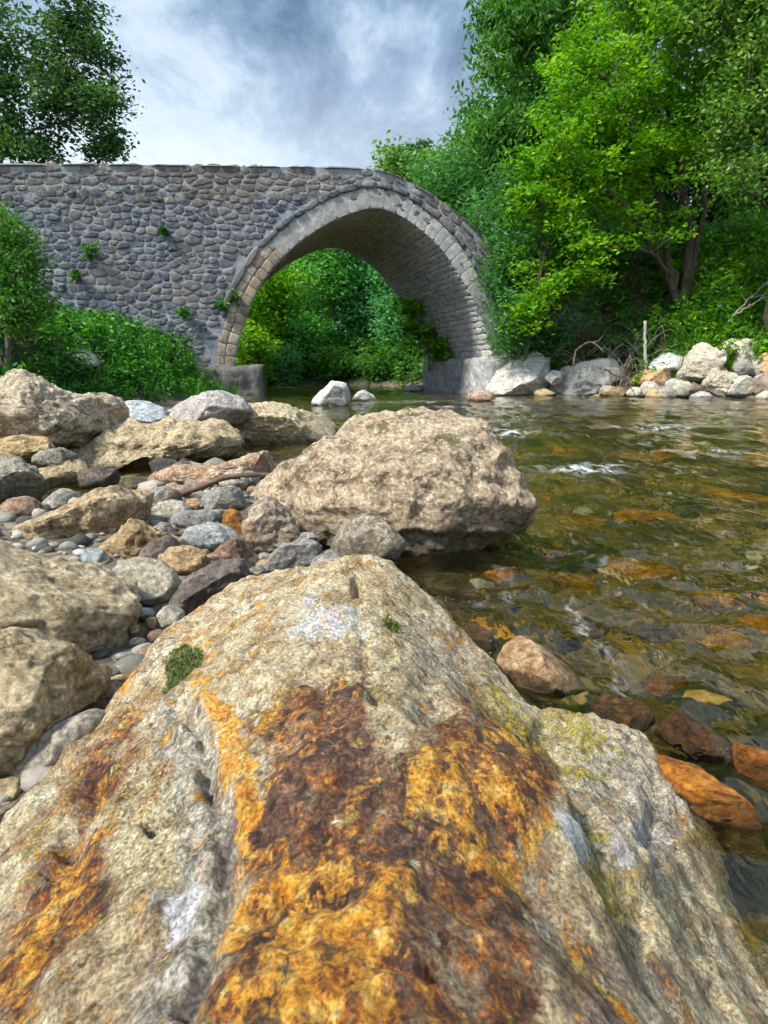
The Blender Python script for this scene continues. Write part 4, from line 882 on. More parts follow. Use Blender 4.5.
pm = t.math('MULTIPLY', t.ramp(pits.outputs['Distance'], [(.10, 1.), (.26, 0.)]), t.ramp(t.n('SeparateXYZ', {0: pits.outputs['Color']}).outputs['X'], [(.72, 0.), (.8, 1.)]))
col = t.mix(t.math('MULTIPLY', pm, .7), col, (.035, .025, .02))
vc = t.n('TexVoronoi', {'Vector': t.vadd(st, t.vmul(t.noise(o, 12, 5, .65, out='Color'), (.12, .12, .12))), 'Scale': 11.}, feature='DISTANCE_TO_EDGE').outputs['Distance']
ck = t.math('MULTIPLY', t.ramp(vc, [(0, 1.), (.03, 0.)]), t.ramp(t.noise(o, 6, 3), [(.48, 0.), (.6, 1.)]))
col = t.mix(t.math('MULTIPLY', ck, .6), col, (.05, .035, .025))
hg = t.math('ADD', t.math('ADD', t.math('MULTIPLY', n2, .8), t.math('MULTIPLY', n5, .8)), t.math('ADD', t.math('MULTIPLY', n3, .30), t.math('MULTIPLY', n4, .5)))
hg = t.math('SUBTRACT', hg, t.math('ADD', t.math('MULTIPLY', pm, .5), t.math('MULTIPLY', ck, .3)))
rg = t.math('SUBTRACT', .82, t.math('MULTIPLY', A('rust'), .25))
M['slab'] = t.done(t.pbsdf(col, rg, t.bump(hg, .8, .012), .4))
at = dict(rust=rust, bright=bright, dark=dark, moss=moss, yel=yel, cream=cream, white=white, greyf=greyf, purp=purp)
sl = obj('rock_slab', V[used], [rem[q]], M['slab'], loc=(0, .4, 0), attrs={k: a[used] for k, a in at.items()})
tag(sl, 'huge rust-stained slab filling the foreground, orange and cream with a tuft of moss', 'boulder')

# the tuft of moss on the slab
rs = np.random.RandomState(55); cand = np.where(moss > .35)[0]; cand = cand[(moss[cand] * rs.rand(len(cand)) > .3) & (fbm2(Xf[cand], Yf[cand], 120, 2, 51) > -.15)]; cand = cand[rs.randint(0, len(cand), 2600)]
B0 = np.stack([Xf, Yf, Z], 1)[cand] + rs.normal(0, .0012, (2600, 3)) * (1, 1, .3); a = rs.uniform(0, 6.28, 2600); hb = rs.uniform(.0015, .005, 2600)
wv = np.stack([np.cos(a), np.sin(a), 0 * a], 1) * .0011; tp = B0 + np.stack([rs.normal(0, .0025, 2600), rs.normal(0, .0025, 2600), hb], 1)
V = np.stack([B0 - wv, B0 + wv, tp], 1).reshape(-1, 3)
t = NT('moss'); M['moss'] = t.done(t.pbsdf(t.ramp(t.n('NewGeometry').outputs['Random Per Island'], [(0, (.03, .045, .006)), (.6, (.085, .12, .014)), (1, (.17, .20, .04))]), .8))
obj('moss', V, [np.arange(len(V)).reshape(-1, 3)], M['moss'], sl, smooth=False)

# small cobbles between the bank rocks, and small rocks that fill the far pile: copies of a few
def copies(protos, spots, group, base):
    for k, (x, y, z, s) in enumerate(spots):
        o = protos[k % len(protos)]
        if k >= len(protos): c = o.copy(); COL.objects.link(c)
        else: c = o
        c.location = (x, y, z); c.rotation_euler = (0, 0, rs.uniform(0, 6.28)); f = s / base; c.scale = (f, f, f); c['group'] = group
rs = np.random.RandomState(66)
def proto(name, label, cat, mat, tint, size, Y, seed):
    th = np.linspace(0, 2 * math.pi, 11)[:-1]; r = np.random.RandomState(seed).uniform(.8, 1.1, 10) * size * F / Y
    return rk(name, label, cat, np.stack([384 + r * np.cos(th), 420 + .72 * r * np.sin(th)], 1), 0, mat, tint, D=.9, amp=.09, Y=Y, facets=3, sub=4, seed=seed)
pr = [proto('cobble', 'fist-sized cobble lying loose among the bigger rocks of the left gravel bank', 'rock', m_, t_, .05, 2., 400 + i) for i, (m_, t_) in enumerate([('grey', (1, 1, 1)), ('round', (.8, .88, 1.)), ('tan', (1, 1, .95)), ('dark', (1.6, 1.5, 1.5)), ('pink', (.95, .92, .9)), ('round', (1.1, 1.08, 1.))])]
sp_ = []
while len(sp_) < 48:
    x, y = rs.uniform(-2.4, .0), rs.uniform(1.3, 4.6)
    z = gz(x, y)
    if z < -.06 or x < -.62 * y - .2 or x > .05 - .2 * (y > 2): continue
    s = .03 + .05 * rs.rand()**2; sp_.append((x, y, z - .3 * s, s))
copies(pr, sp_, 'loose cobbles of the left gravel bank', .05)
pr = [proto('rock', 'small rock filling the gaps of the far rock pile', 'rock', m_, t_, .22, 8., 420 + i) for i, (m_, t_) in enumerate([('white', (.8, .77, .7)), ('tan', (1.1, 1.05, .95)), ('grey', (1.1, 1.1, 1.1)), ('white', (.7, .72, .76))])]
sp_ = []
for px in np.linspace(556, 800, 34):
    Y = 15.0 - (px - 490) / 280 * 1.6 + rs.uniform(-.15, .9) * (.4 if px < 640 else 1); x = (px - 384) / F * Y; z = gz(x, Y); sp_.append((x, Y, z - .08, rs.uniform(.16, .36) * (1 if px > 640 else .55)))
copies(pr, sp_, 'small rocks of the far rock pile', .22)

# driftwood stick among the cobbles
t = NT('driftwood_bark'); o = t.n('TexCoord').outputs['Object']
n = t.noise(t.vmul(o, (6, 14, 14)), 3., 8, .7); M['wood'] = t.done(t.pbsdf(t.ramp(n, [(.3, (.05, .032, .022)), (.5, (.13, .085, .058)), (.7, (.23, .165, .12))]), .85, t.bump(n, .8, .01), .3))
pp = [at_y(*p) for p in [(152, 509, 2.42), (165, 503, 2.44), (182, 494, 2.46), (205, 486, 2.48), (234, 476, 2.5), (258, 475, 2.52), (282, 475, 2.55)]]
pp = spline(pp, 40); pp = pp + .006 * np.stack([fbm2(pp[:, 0], pp[:, 1], 9, 2, s) for s in (1, 2, 3)], 1)
V, Fc = merge([tube(pp, np.linspace(.017, .008, 40) * (1 + .15 * np.sin(np.arange(40) * .9)), 10), tube(spline([pp[14], pp[14] + (.07, .02, .03), pp[14] + (.16, .05, .03)], 8), np.linspace(.009, .004, 8), 6)])
ds = obj('driftwood_stick', V, Fc, M['wood']); tag(ds, 'bent brown driftwood stick lying across the cobbles', 'stick')
# fallen leaf on the water
lf = at_z(706, 698, .006); a = np.linspace(0, 2 * math.pi, 15)[:-1]
rr = .030 * (1 + .12 * np.cos(2 * a) + .10 * np.cos(7 * a)); V = np.stack([lf[0] + rr * 1.15 * np.cos(a - .5), lf[1] + rr * .8 * np.sin(a - .5), lf[2] + .004 * np.cos(3 * a)], 1)
V = np.concatenate([V, [lf + (0, 0, .004)], V - (0, 0, .0012), [lf + (0, 0, .0028)]]); k = np.arange(14); k2 = (k + 1) % 14
Fc = [np.concatenate([np.stack([k, k2, np.full(14, 14)], 1), np.stack([k2 + 15, k + 15, np.full(14, 29)], 1)]), np.stack([k, k + 15, k2 + 15, k2], 1)]
t = NT('dead_leaf'); M['deadleaf'] = t.done(t.pbsdf(t.ramp(t.noise(t.n('TexCoord').outputs['Object'], 60, 4), [(.4, (.30, .13, .02)), (.6, (.42, .28, .06))]), .5))
ob = obj('fallen_leaf', V, Fc, M['deadleaf']); tag(ob, 'yellow-brown fallen leaf floating on the water near the wet stones', 'leaf')
# ------------------------------------------------------------------ plants
def leaf_mat(name, stops, trans=.4, rough=.5, gloss=.35):
    t = NT(name)
    r = t.n('NewGeometry').outputs['Random Per Island']
    f = t.math('ADD', t.math('MULTIPLY', r, .45), t.math('MULTIPLY', t.attr('tint'), .55))
    c = t.ramp(f, stops)
    p = t.n('BsdfPrincipled', {'Base Color': c, 'Roughness': rough, 'Specular IOR Level': gloss})
    tr = t.n('BsdfTranslucent', {'Color': t.mix(1., c, (1.25, 1.15, .55), 'MULTIPLY')})
    mx = t.n('MixShader', {0: trans}); t.set(mx.inputs[1], p.outputs[0]); t.set(mx.inputs[2], tr.outputs[0])
    return t.done(mx.outputs[0])
def bark_mat(name, a, b):
    t = NT(name); o = t.n('TexCoord').outputs['Object']; n = t.noise(t.vmul(o, (9, 9, 2.5)), 2.5, 8, .7)
    return t.done(t.pbsdf(t.ramp(n, [(.32, a), (.66, b)]), .9, t.bump(n, .9, .02), .2))
M['bark'] = bark_mat('dark_bark', (.028, .022, .016), (.12, .095, .07))
M['barkgrey'] = bark_mat('grey_bark', (.07, .062, .052), (.24, .215, .18))
M['deadwood'] = bark_mat('dead_wood', (.13, .11, .085), (.36, .31, .25))
M['palewood'] = bark_mat('pale_wood', (.36, .33, .28), (.6, .56, .50))
M['bright'] = leaf_mat('bright_leaf', [(.12, (.03, .12, .004)), (.42, (.10, .30, .006)), (.72, (.22, .48, .010)), (.95, (.38, .58, .03))], .5)
M['mid'] = leaf_mat('green_leaf', [(.1, (.02, .085, .010)), (.5, (.055, .20, .022)), (.9, (.14, .34, .035))], .45)
M['deep'] = leaf_mat('deep_leaf', [(.1, (.016, .055, .014)), (.5, (.036, .115, .026)), (.9, (.085, .20, .042))], .4)
M['bluish'] = leaf_mat('bluish_leaf', [(.1, (.025, .11, .026)), (.5, (.065, .24, .055)), (.9, (.15, .38, .09))], .5)
M['pale'] = leaf_mat('pale_leaf', [(.1, (.04, .13, .012)), (.5, (.13, .30, .035)), (.8, (.25, .42, .09)), (.97, (.5, .55, .36))], .45)
M['oak'] = leaf_mat('oak_leaf', [(.1, (.018, .06, .018)), (.5, (.042, .125, .034)), (.9, (.10, .22, .055))], .45)
M['soft'] = leaf_mat('soft_leaf', [(.1, (.06, .22, .045)), (.5, (.13, .42, .085)), (.9, (.24, .56, .12))], .55)
M['softblue'] = leaf_mat('soft_bluish_leaf', [(.1, (.05, .21, .075)), (.5, (.11, .38, .14)), (.9, (.21, .52, .20))], .55)
M['nettle'] = leaf_mat('nettle_leaf', [(.1, (.010, .06, .007)), (.5, (.032, .17, .012)), (.9, (.11, .36, .024))], .4)
M['grass'] = leaf_mat('grass_blade', [(.1, (.035, .11, .008)), (.5, (.085, .24, .012)), (.9, (.17, .36, .025))], .4)

def leaves(C, n, spread, size, rs, flat=1., droop=.0, up=.8, wid=.5, tint=None, jitter=.65):
    """n leaves round each centre of C; returns V, F, tint per vertex"""
    m = len(C); Cc = np.repeat(C, n, 0)
    tn = np.repeat(rs.uniform(0, 1, m) if tint is None else tint, n)
    g = rs.normal(size=(m * n, 3)) * spread * np.array([1, 1, flat]); P = Cc + g
    s = size * rs.uniform(1 - jitter, 1 + jitter, m * n)
    a = rs.uniform(0, 2 * math.pi, m * n); D = np.stack([np.cos(a), np.sin(a), rs.normal(0, .45, m * n) - droop], 1); D /= np.linalg.norm(D, axis=1)[:, None]
    N = rs.normal(size=(m * n, 3)) * .8 + (0, 0, up); S = np.cross(D, N); S /= np.linalg.norm(S, axis=1)[:, None] + 1e-9
    Nn = np.cross(S, D)
    s = s[:, None]
    V = np.stack([P - D * s * .5, P + S * s * wid * .5 + Nn * s * .06, P + D * s * .5 - Nn * s * .05, P - S * s * wid * .5 + Nn * s * .06], 1).reshape(-1, 3)
    Fq = np.arange(len(V)).reshape(-1, 4)
    return V, Fq, np.repeat(np.clip(tn + rs.normal(0, .08, m * n), 0, 1), 4)
def lobe_px(px, py, Y, rx, ry, dep):
    c = at_y(px, py, Y); return c, np.array([rx * Y / F, dep, ry * Y / F])
def in_lobe(c, r, n, rs, shell=2.4, gate=.0, gs=1.1):
    out = np.zeros((0, 3)); tries = 0
    while len(out) < n and tries < 30:
        d = rs.normal(size=(n * 2, 3)); d /= np.linalg.norm(d, axis=1)[:, None]; d *= (rs.rand(n * 2) ** (1 / shell))[:, None]
        p = c + d * r
        p = p[fbm(p * gs + 31, 2) > gate + rs.normal(0, .12, len(p))]; out = np.concatenate([out, p]); tries += 1
    return out[:n]
def limb(a, b, r0, r1, rs, bend=.14, n=9, sides=6):
    L = np.linalg.norm(b - a); m = (a + b) / 2 + rs.normal(0, bend * L * .5, 3) + (0, 0, bend * L * .8)
    t = np.linspace(0, 1, n)[:, None]; p = (1 - t)**2 * a + 2 * t * (1 - t) * m + t**2 * b
    p[1:-1] += rs.normal(0, .012 * L, (n - 2, 3))
    return p, tube(p, np.linspace(r0, r1, n), sides)
def make_tree(name, label, cat, stems, lobes, leaf, mat, bark, seed, group=None, npc=55, spread=.22, flat=.6, droop=.1, limbs=5, twigs=.35, gate=-.1, gs=1.1, shell=2.4, up=.8, wid=.5, base=None):
    """stems: [(points, r0, r1)], lobes: [(centre, radii, clusters)]"""
    rs = np.random.RandomState(seed)
    b = np.array(stems[0][0][0], float) if base is None else np.array(base)
    root = empty(name, tuple(b), label, cat, group)
    parts, nodes = [], []
    for pts, r0, r1 in stems:
        p = spline(pts, 18); p[1:-1] += rs.normal(0, .02, (16, 3)) * np.linalg.norm(p[-1] - p[0]) * .35
        rad = r0 + (r1 - r0) * np.linspace(0, 1, 18)**.8; rad[0] *= 1.35; rad[1] *= 1.1
        parts.append(tube(p, rad, 9)); nodes.append(np.c_[p, rad])
    stem_nodes = np.concatenate(nodes)
    Cs = []
    for c, r, n in lobes:
        cl = in_lobe(c, r, n, rs, shell, gate, gs); Cs.append(cl)
        loc = [stem_nodes]
        for e in cl[rs.permutation(len(cl))[:limbs]]:
            sn = stem_nodes; dd = np.linalg.norm(sn[:, :3] - e, axis=1) + 1.2 * np.maximum(sn[:, 2] - e[2] + .2, 0); k = np.argmin(dd + rs.uniform(0, .5, len(dd)))
            p, tb = limb(sn[k, :3], e, max(sn[k, 3] * .55, .012), .008, rs); parts.append(tb); loc.append(np.c_[p, np.linspace(sn[k, 3] * .5, .008, 9)])
        loc = np.concatenate(loc)
        for e in cl[rs.rand(len(cl)) < twigs]:
            dd = np.linalg.norm(loc[:, :3] - e, axis=1); k = np.argmin(dd)
            if dd[k] > 2.2: continue
            p, tb = limb(loc[k, :3], e, .011, .004, rs, n=5, sides=4); parts.append(tb)
    V, Fc = merge(parts); obj('trunk', V, Fc, M[bark], root)
    C = np.concatenate(Cs); hi = (C[:, 2] - C[:, 2].min()) / (np.ptp(C[:, 2]) + 1e-6)
    tint = np.clip(rs.uniform(0, 1, len(C)) * .8 + .1 + .25 * fbm(C * .8, 2), 0, 1)
    V, Fq, tn = leaves(C, npc, spread, leaf, rs, flat, droop, up, wid, tint)
    obj('crown', V, [Fq], M[mat], root, smooth=False, attrs={'tint': tn})
    return root
def copy_tree(src, loc, rz, sc, label=None, group=None):
    r = src.copy(); COL.objects.link(r); r.location = loc; r.rotation_euler = (0, 0, rz); r.scale = (sc, sc, sc * random.uniform(.92, 1.08))
    if label: r['label'] = label
    if group: r['group'] = group
    for ch in list(src.children):
        c = ch.copy(); COL.objects.link(c); c.parent = r
    return r
def on_ground(px, py, Y, dz=.08):
    p = at_y(px, py, Y); p[2] = gz(p[0], p[1]) - dz; return p
LP = lambda *a: (lobe_px(*a[:6])[0], lobe_px(*a[:6])[1], a[6])

# the bright tree on the right bank
b = on_ground(684, 290, 15.9); Yb = 15.9
S = lambda *q: [b] + [at_y(x, y, Y) for x, y, Y in q]
make_tree('broadleaf_tree', 'bright yellow-green tree with several leaning stems on the right bank above the rocks', 'tree',
    [(S((664, 238, 15.8), (650, 165, 15.6), (606, 80, 15.2)), .10, .03), (S((690, 235, 16), (674, 140, 16.1), (668, 40, 16.2), (662, -60, 16.2)), .12, .04),
     (S((703, 215, 16.), (716, 130, 16.), (735, 40, 16.)), .08, .025), (S((655, 255, 15.5), (618, 200, 15.1), (566, 150, 14.8)), .09, .025), (S((660, 262, 15.4), (610, 245, 14.9), (545, 250, 14.6)), .06, .02)],
    [LP(600, 95, 15.2, 62, 48, 1.3, 60), LP(560, 170, 14.9, 46, 44, 1.1, 55), LP(545, 262, 14.7, 34, 42, .8, 36), LP(640, 40, 15.6, 66, 50, 1.4, 60), LP(708, 60, 16, 60, 62, 1.4, 60),
     LP(622, 170, 15.1, 52, 42, 1.1, 50), LP(692, 140, 15.6, 48, 42, 1.0, 36), LP(590, 255, 14.8, 38, 30, .8, 30), LP(652, 225, 15.2, 30, 22, .7, 10), LP(525, 310, 14.5, 20, 20, .5, 12), LP(545, 215, 14.6, 34, 26, .8, 26), LP(660, -30, 15.8, 80, 50, 1.5, 50)],
    .105, 'bright', 'bark', 1, npc=84, spread=.20, flat=.40, droop=.2, gate=-.05, twigs=.5)
# tall tree behind it, hanging sprays against the sky
b = on_ground(610, 300, 20.5)
make_tree('ash_tree', 'tall dark green tree with hanging sprays of leaves high over the bright tree', 'tree',
    [([b, at_y(600, 150, 20.3), at_y(592, 20, 20), at_y(585, -160, 20)], .28, .08), ([at_y(600, 150, 20.3), at_y(570, 60, 19.8), at_y(525, -20, 19.4)], .10, .03)],
    [LP(545, 5, 19.5, 62, 30, 1.4, 60), LP(512, 30, 19.3, 30, 28, 1.1, 34), LP(502, 72, 19.3, 20, 26, .8, 14), LP(600, 30, 19.8, 80, 50, 1.5, 70), LP(535, 115, 19.4, 46, 30, 1.2, 40), LP(505, 145, 19.4, 38, 26, 1.1, 36), LP(590, 130, 19.9, 60, 50, 1.4, 50), LP(700, -30, 20.3, 110, 70, 1.8, 80), LP(560, -70, 19.8, 80, 50, 1.6, 50), LP(496, 8, 19.2, 20, 14, .8, 12)],
    .20, 'mid', 'bark', 2, npc=46, spread=.28, flat=.75, droop=.9, gate=.10, wid=.34, up=.3, twigs=.5)
# pale tree at the right edge
b = on_ground(778, 300, 14.6)
make_tree('pale_tree', 'pale green tree flecked with cream blossom at the right edge', 'tree',
    [([b, at_y(772, 200, 14.3), at_y(762, 90, 14.), at_y(752, 0, 14)], .13, .04), ([at_y(772, 200, 14.3), at_y(800, 90, 14.2)], .08, .03)],
    [LP(742, 100, 13.9, 34, 60, 1., 60), LP(768, 40, 14., 36, 50, 1., 46), LP(735, 175, 13.9, 30, 22, .7, 14), LP(775, 140, 14., 36, 50, .9, 30), LP(760, -30, 14, 50, 40, 1., 40), LP(730, 20, 14.2, 44, 40, 1., 50), LP(700, -10, 14.4, 50, 30, 1., 40)],
    .095, 'pale', 'bark', 3, npc=70, spread=.20, flat=.7, droop=.5)
# bluish shrubs at the right end of the bridge
for k, (bx, by, Y, lab, lb) in enumerate([
    (522, 360, 15.5, [(512, 255, 15.3, 24, 46, .6, 60), (512, 322, 15.2, 20, 34, .5, 50), (500, 205, 15.8, 28, 30, .7, 40), (496, 285, 15.3, 10, 24, .3, 14)], 'bluish green willow bush against the right haunch of the bridge'),
    (556, 356, 16.2, [(556, 300, 15.9, 40, 44, .9, 70), (545, 235, 17, 40, 40, 1., 50), (590, 250, 17.2, 40, 50, 1., 50), (535, 340, 15.9, 24, 16, .5, 30)], 'bluish green willow bush standing under the bright tree, right of the bridge'),
    (470, 330, 21.5, [(470, 190, 21.3, 44, 44, 1.4, 80), (440, 178, 21.5, 26, 20, 1., 30), (500, 160, 21.4, 36, 34, 1.3, 50), (465, 250, 21.4, 40, 40, 1.3, 40)], 'bluish green tree rising behind the right end of the bridge')]):
    b = on_ground(bx, by, Y)
    make_tree('willow_bush', lb, 'bush', [([b, at_y(bx - 4, by - 50, Y), at_y(bx - 8, by - 110, Y)], .07, .02), ([b, at_y(bx + 10, by - 40, Y - .1), at_y(bx + 22, by - 90, Y - .2)], .05, .015), ([b, at_y(bx - 14, by - 40, Y), at_y(bx - 22, by - 90, Y)], .05, .015)],
        [LP(*q) for q in lab], .10 if k < 2 else .15, 'bluish', 'barkgrey', 10 + k, npc=60, spread=.2 if k < 2 else .3, flat=.9, droop=.3, wid=.36, gate=-.2, up=.4)
# oak on the far left, behind the parapet
b = on_ground(-20, 330, 22.5, .1)
make_tree('oak_tree', 'dark green oak with gaps of sky, leaning over the left end of the bridge', 'tree',
    [([b, at_y(-22, 200, 22.3), at_y(-30, 120, 22), at_y(-20, 40, 21.8)], .30, .07), ([at_y(-22, 200, 22.3), at_y(20, 138, 21.8), at_y(75, 118, 21.4)], .07, .02), ([at_y(-16, 150, 22.1), at_y(30, 90, 21.6), at_y(85, 60, 21.3)], .07, .02)],
    [LP(25, 40, 21.7, 52, 38, 1.3, 60), LP(78, 55, 21.4, 36, 36, 1.1, 50), LP(100, 100, 21.2, 30, 24, 1., 36), LP(50, 105, 21.5, 50, 28, 1.2, 46), LP(10, 132, 21.6, 36, 20, 1., 26), LP(112, 146, 21.2, 18, 11, .7, 14), LP(60, 5, 21.5, 36, 16, 1.1, 26), LP(80, 145, 21.3, 30, 10, .8, 12), LP(-40, 60, 22, 50, 60, 1.5, 40), LP(20, 90, 21.2, 40, 30, .8, 40), LP(40, 150, 21.2, 44, 10, .8, 26)],
    .145, 'oak', 'bark', 4, npc=56, spread=.25, flat=.55, droop=.1, gate=-.02, gs=.9, twigs=.6, wid=.5)
# bush on the left bank
b = on_ground(5, 345, 8.6)
make_tree('willow_bush', 'dense dark green bush at the left edge in front of the bridge wall', 'bush', [([b, at_y(6, 300, 8.6), at_y(2, 240, 8.6)], .05, .015), ([b, at_y(-20, 300, 8.6), at_y(-40, 240, 8.7)], .05, .015)],
    [LP(2, 262, 8.5, 36, 46, .6, 70), LP(18, 300, 8.4, 30, 26, .5, 50), LP(-8, 228, 8.6, 24, 22, .5, 24), LP(-60, 270, 8.7, 50, 60, .7, 50)],
    .060, 'mid', 'barkgrey', 5, npc=80, spread=.10, flat=.9, droop=.5, wid=.36, gate=-.2, up=.4)
M['mid2'] = M['mid']
# trees seen through the arch
for k, (px, Y, hpx, mt, lob, lb) in enumerate([
    (268, 27.5, 0, 'bright', [(262, 318, 27.3, 26, 36, 1.2, 50), (275, 285, 27.4, 26, 30, 1.2, 40)], 'light green tree behind the left foot of the arch'),
    (318, 29.5, 0, 'soft', [(318, 290, 29.4, 34, 46, 1.6, 70), (322, 250, 29.5, 34, 26, 1.6, 50), (305, 340, 29, 34, 28, 1.2, 40)], 'mid green tree filling the middle of the arch opening'),
    (362, 30.5, 0, 'softblue', [(362, 275, 30.3, 32, 50, 1.6, 70), (368, 325, 30, 32, 36, 1.4, 60), (350, 235, 30.5, 30, 24, 1.4, 40), (335, 215, 30.6, 40, 26, 1.6, 60), (385, 240, 30.4, 26, 26, 1.4, 40)], 'bluish green tree right of the middle of the arch opening'),
    (402, 28.5, 0, 'softblue', [(402, 330, 28.3, 26, 34, 1.2, 60), (398, 285, 28.4, 26, 34, 1.2, 50)], 'dark green tree seen against the right side of the arch opening')]):
    b = on_ground(px, 372, Y); m_ = np.array(lob[0][:3])
    make_tree('broadleaf_tree', lb, 'tree', [([b, at_y(px + 2, 330, Y), at_y(px - 3, 270, Y)], .14, .03), ([b, at_y(px + 12, 330, Y), at_y(px + 18, 280, Y)], .10, .03)], [LP(*q) for q in lob], .17, mt, 'bark', 20 + k, npc=64, spread=.34, flat=.6, droop=.3, gate=-.12)
for k, (px, py, Y, mt, rx, ry, lb) in enumerate([(250, 352, 21.5, 'bright', 17, 24, 'yellow-green bush beside the dark left abutment'), (276, 366, 26.5, 'softblue', 24, 16, 'low dark bush at the far waterline, left under the arch'), (330, 366, 27, 'mid', 34, 14, 'low dark bush at the far waterline, behind the white rock'),
                                                 (385, 366, 26.5, 'mid', 30, 14, 'low green bush at the far waterline, left of the right abutment'), (300, 330, 27.5, 'soft', 26, 20, 'round green bush in the shade of the trees under the arch')]):
    b = on_ground(px, py + ry, Y)
    make_tree('bush', lb, 'bush', [([b, at_y(px, py, Y)], .04, .01), ([b, at_y(px + 8, py - 4, Y)], .03, .01)], [LP(px, py, Y, rx, ry, .9, 60)], .13, mt, 'barkgrey', 30 + k, npc=60, spread=.25, flat=.8, gate=-.3)
b = at_y(430, 352, 18.9); b[2] = fac(430, 357)[1] - .3
make_tree('sapling', 'yellow-green sapling with big leaves growing from the inner right foot of the arch', 'sapling', [([b, at_y(424, 335, 18.8), at_y(410, 300, 18.7)], .03, .01), ([b, at_y(440, 345, 18.6)], .02, .01)],
    [LP(412, 305, 18.7, 13, 12, .4, 10), LP(418, 330, 18.7, 18, 16, .4, 18), LP(445, 348, 18.3, 26, 9, .4, 24)], .16, 'bright', 'barkgrey', 40, npc=30, spread=.16, flat=.6, gate=-.4)
# skyline behind the bridge
for k, (px, Y, mt, lob, lb) in enumerate([
    (402, 31, 'pale', [(400, 176, 31, 22, 22, 1.4, 40), (395, 165, 31, 10, 10, .8, 10)], 'light green tree showing above the crown of the bridge, left of the spire trees'),
    (446, 30, 'pale', [(446, 176, 30, 26, 26, 1.6, 50), (455, 160, 30, 14, 14, 1, 16)], 'light green tree above the right slope of the bridge'),
    (490, 27, 'mid', [(490, 150, 27, 36, 34, 2., 60), (515, 115, 27, 34, 40, 1.6, 60), (480, 120, 27, 18, 22, 1.2, 20), (535, 60, 27, 36, 40, 1.6, 60)], 'green tree on the skyline left of the hanging sprays')]):
    b = on_ground(px, 330, Y)
    make_tree('broadleaf_tree', lb, 'tree', [([b, at_y(px, 240, Y), at_y(px, 160, Y)], .2, .04)], [LP(*q) for q in lob], .2, mt, 'bark', 50 + k, npc=46, spread=.34, flat=.8, gate=-.2, droop=.4)
for k, (px, Y, top, lb) in enumerate([(413, 34, 146, 'thin dark spire-shaped conifer on the skyline above the bridge'), (424, 33, 141, 'taller spire-shaped conifer right of the thin one on the skyline')]):
    b = on_ground(px, 330, Y); rs = np.random.RandomState(60 + k); tp = at_y(px, top, Y); n = 260
    hh = rs.rand(n)**.8; C = b + (tp - b) * hh[:, None]; a = rs.uniform(0, 6.28, n); r = (1 - hh) * 1.5 * rs.uniform(.3, 1, n) + .06
    C = C + np.stack([np.cos(a) * r, np.sin(a) * r, -.2 * r], 1)
    root = empty('conifer', tuple(b), lb, 'tree'); V, Fc = tube([b, tp], [.2, .02], 8); obj('trunk', V, Fc, M['bark'], root)
    V, Fq, tn = leaves(C, 26, .16, .16, rs, .5, .3, .4, .3); obj('crown', V, [Fq], M['deep'], root, smooth=False, attrs={'tint': tn})
# wood on the hillside: three kinds, copied
rs = np.random.RandomState(90); protos = []
WOOD = 'trees of the dense wood on the hillside'
spots = []
for Y in (18.5, 21, 24, 28, 33, 39):
    for x in np.arange(3.5, 30, 2.5):
        xx, yy = x + rs.uniform(-.8, .8), Y + rs.uniform(-1, 1)
        R = np.interp(yy, Ry[:, 0], Ry[:, 1])
        if xx < R + 1.8 + (.8 if Y < 20 else 0) or xx > .85 * yy + 4: continue
        if yy < 22.5 and xx < 6: continue
        if yy < 20: continue
        spots.append((xx, yy))
for Y in (32, 36, 42, 50):
    for x in np.arange(-34, 3, 3.3):
        xx, yy = x + rs.uniform(-1, 1), Y + rs.uniform(-1.5, 1.5)
        if xx < -.75 * yy - 2 or np.interp(xx, [-16, -4, 5], [33, 29, 27]) > yy: continue
        spots.append((xx, yy))
for k, (xx, yy) in enumerate(spots):
    z = gz(xx, yy) - .1; loc = np.array([xx, yy, z]); kind = int(rs.randint(0, 3))
    lbl = ['dark green broadleaf tree deep in the hillside wood', 'mid green broadleaf tree deep in the hillside wood', 'bluish green broadleaf tree deep in the hillside wood'][kind]
    src = next((p for p in protos if p[0] == kind), None)
    sc = (.72 if xx < 3 else .9) * rs.uniform(.8, 1.15) * (.62 if yy < 20 else 1)
    if src is None:
        hgt = 6.2; lob = []
        for q in range(9):
            lob.append((loc + (rs.uniform(-1.3, 1.3), rs.uniform(-1.3, 1.3), rs.uniform(1.4, hgt)), np.array([1.3, 1.3, 1.0]) * rs.uniform(.7, 1.2), 24))
        r = make_tree('broadleaf_tree', lbl, 'tree', [([loc, loc + (.1, .1, 2.5), loc + (-.1, .2, 5.5)], .17, .04), ([loc + (0, 0, .8), loc + (.6, -.3, 3), loc + (1., -.4, 4.6)], .1, .03)], lob, .19, ['deep', 'mid', 'bluish'][kind], 'bark', 70 + kind, WOOD + ', ' + ['dark', 'mid', 'bluish'][kind], npc=52, spread=.30, flat=.65, droop=.35, gate=-.1, limbs=3, twigs=.2)
        protos.append((kind, r)); r.scale = (sc, sc, sc)
    else: copy_tree(src[1], tuple(loc), rs.uniform(0, 6.28), sc)

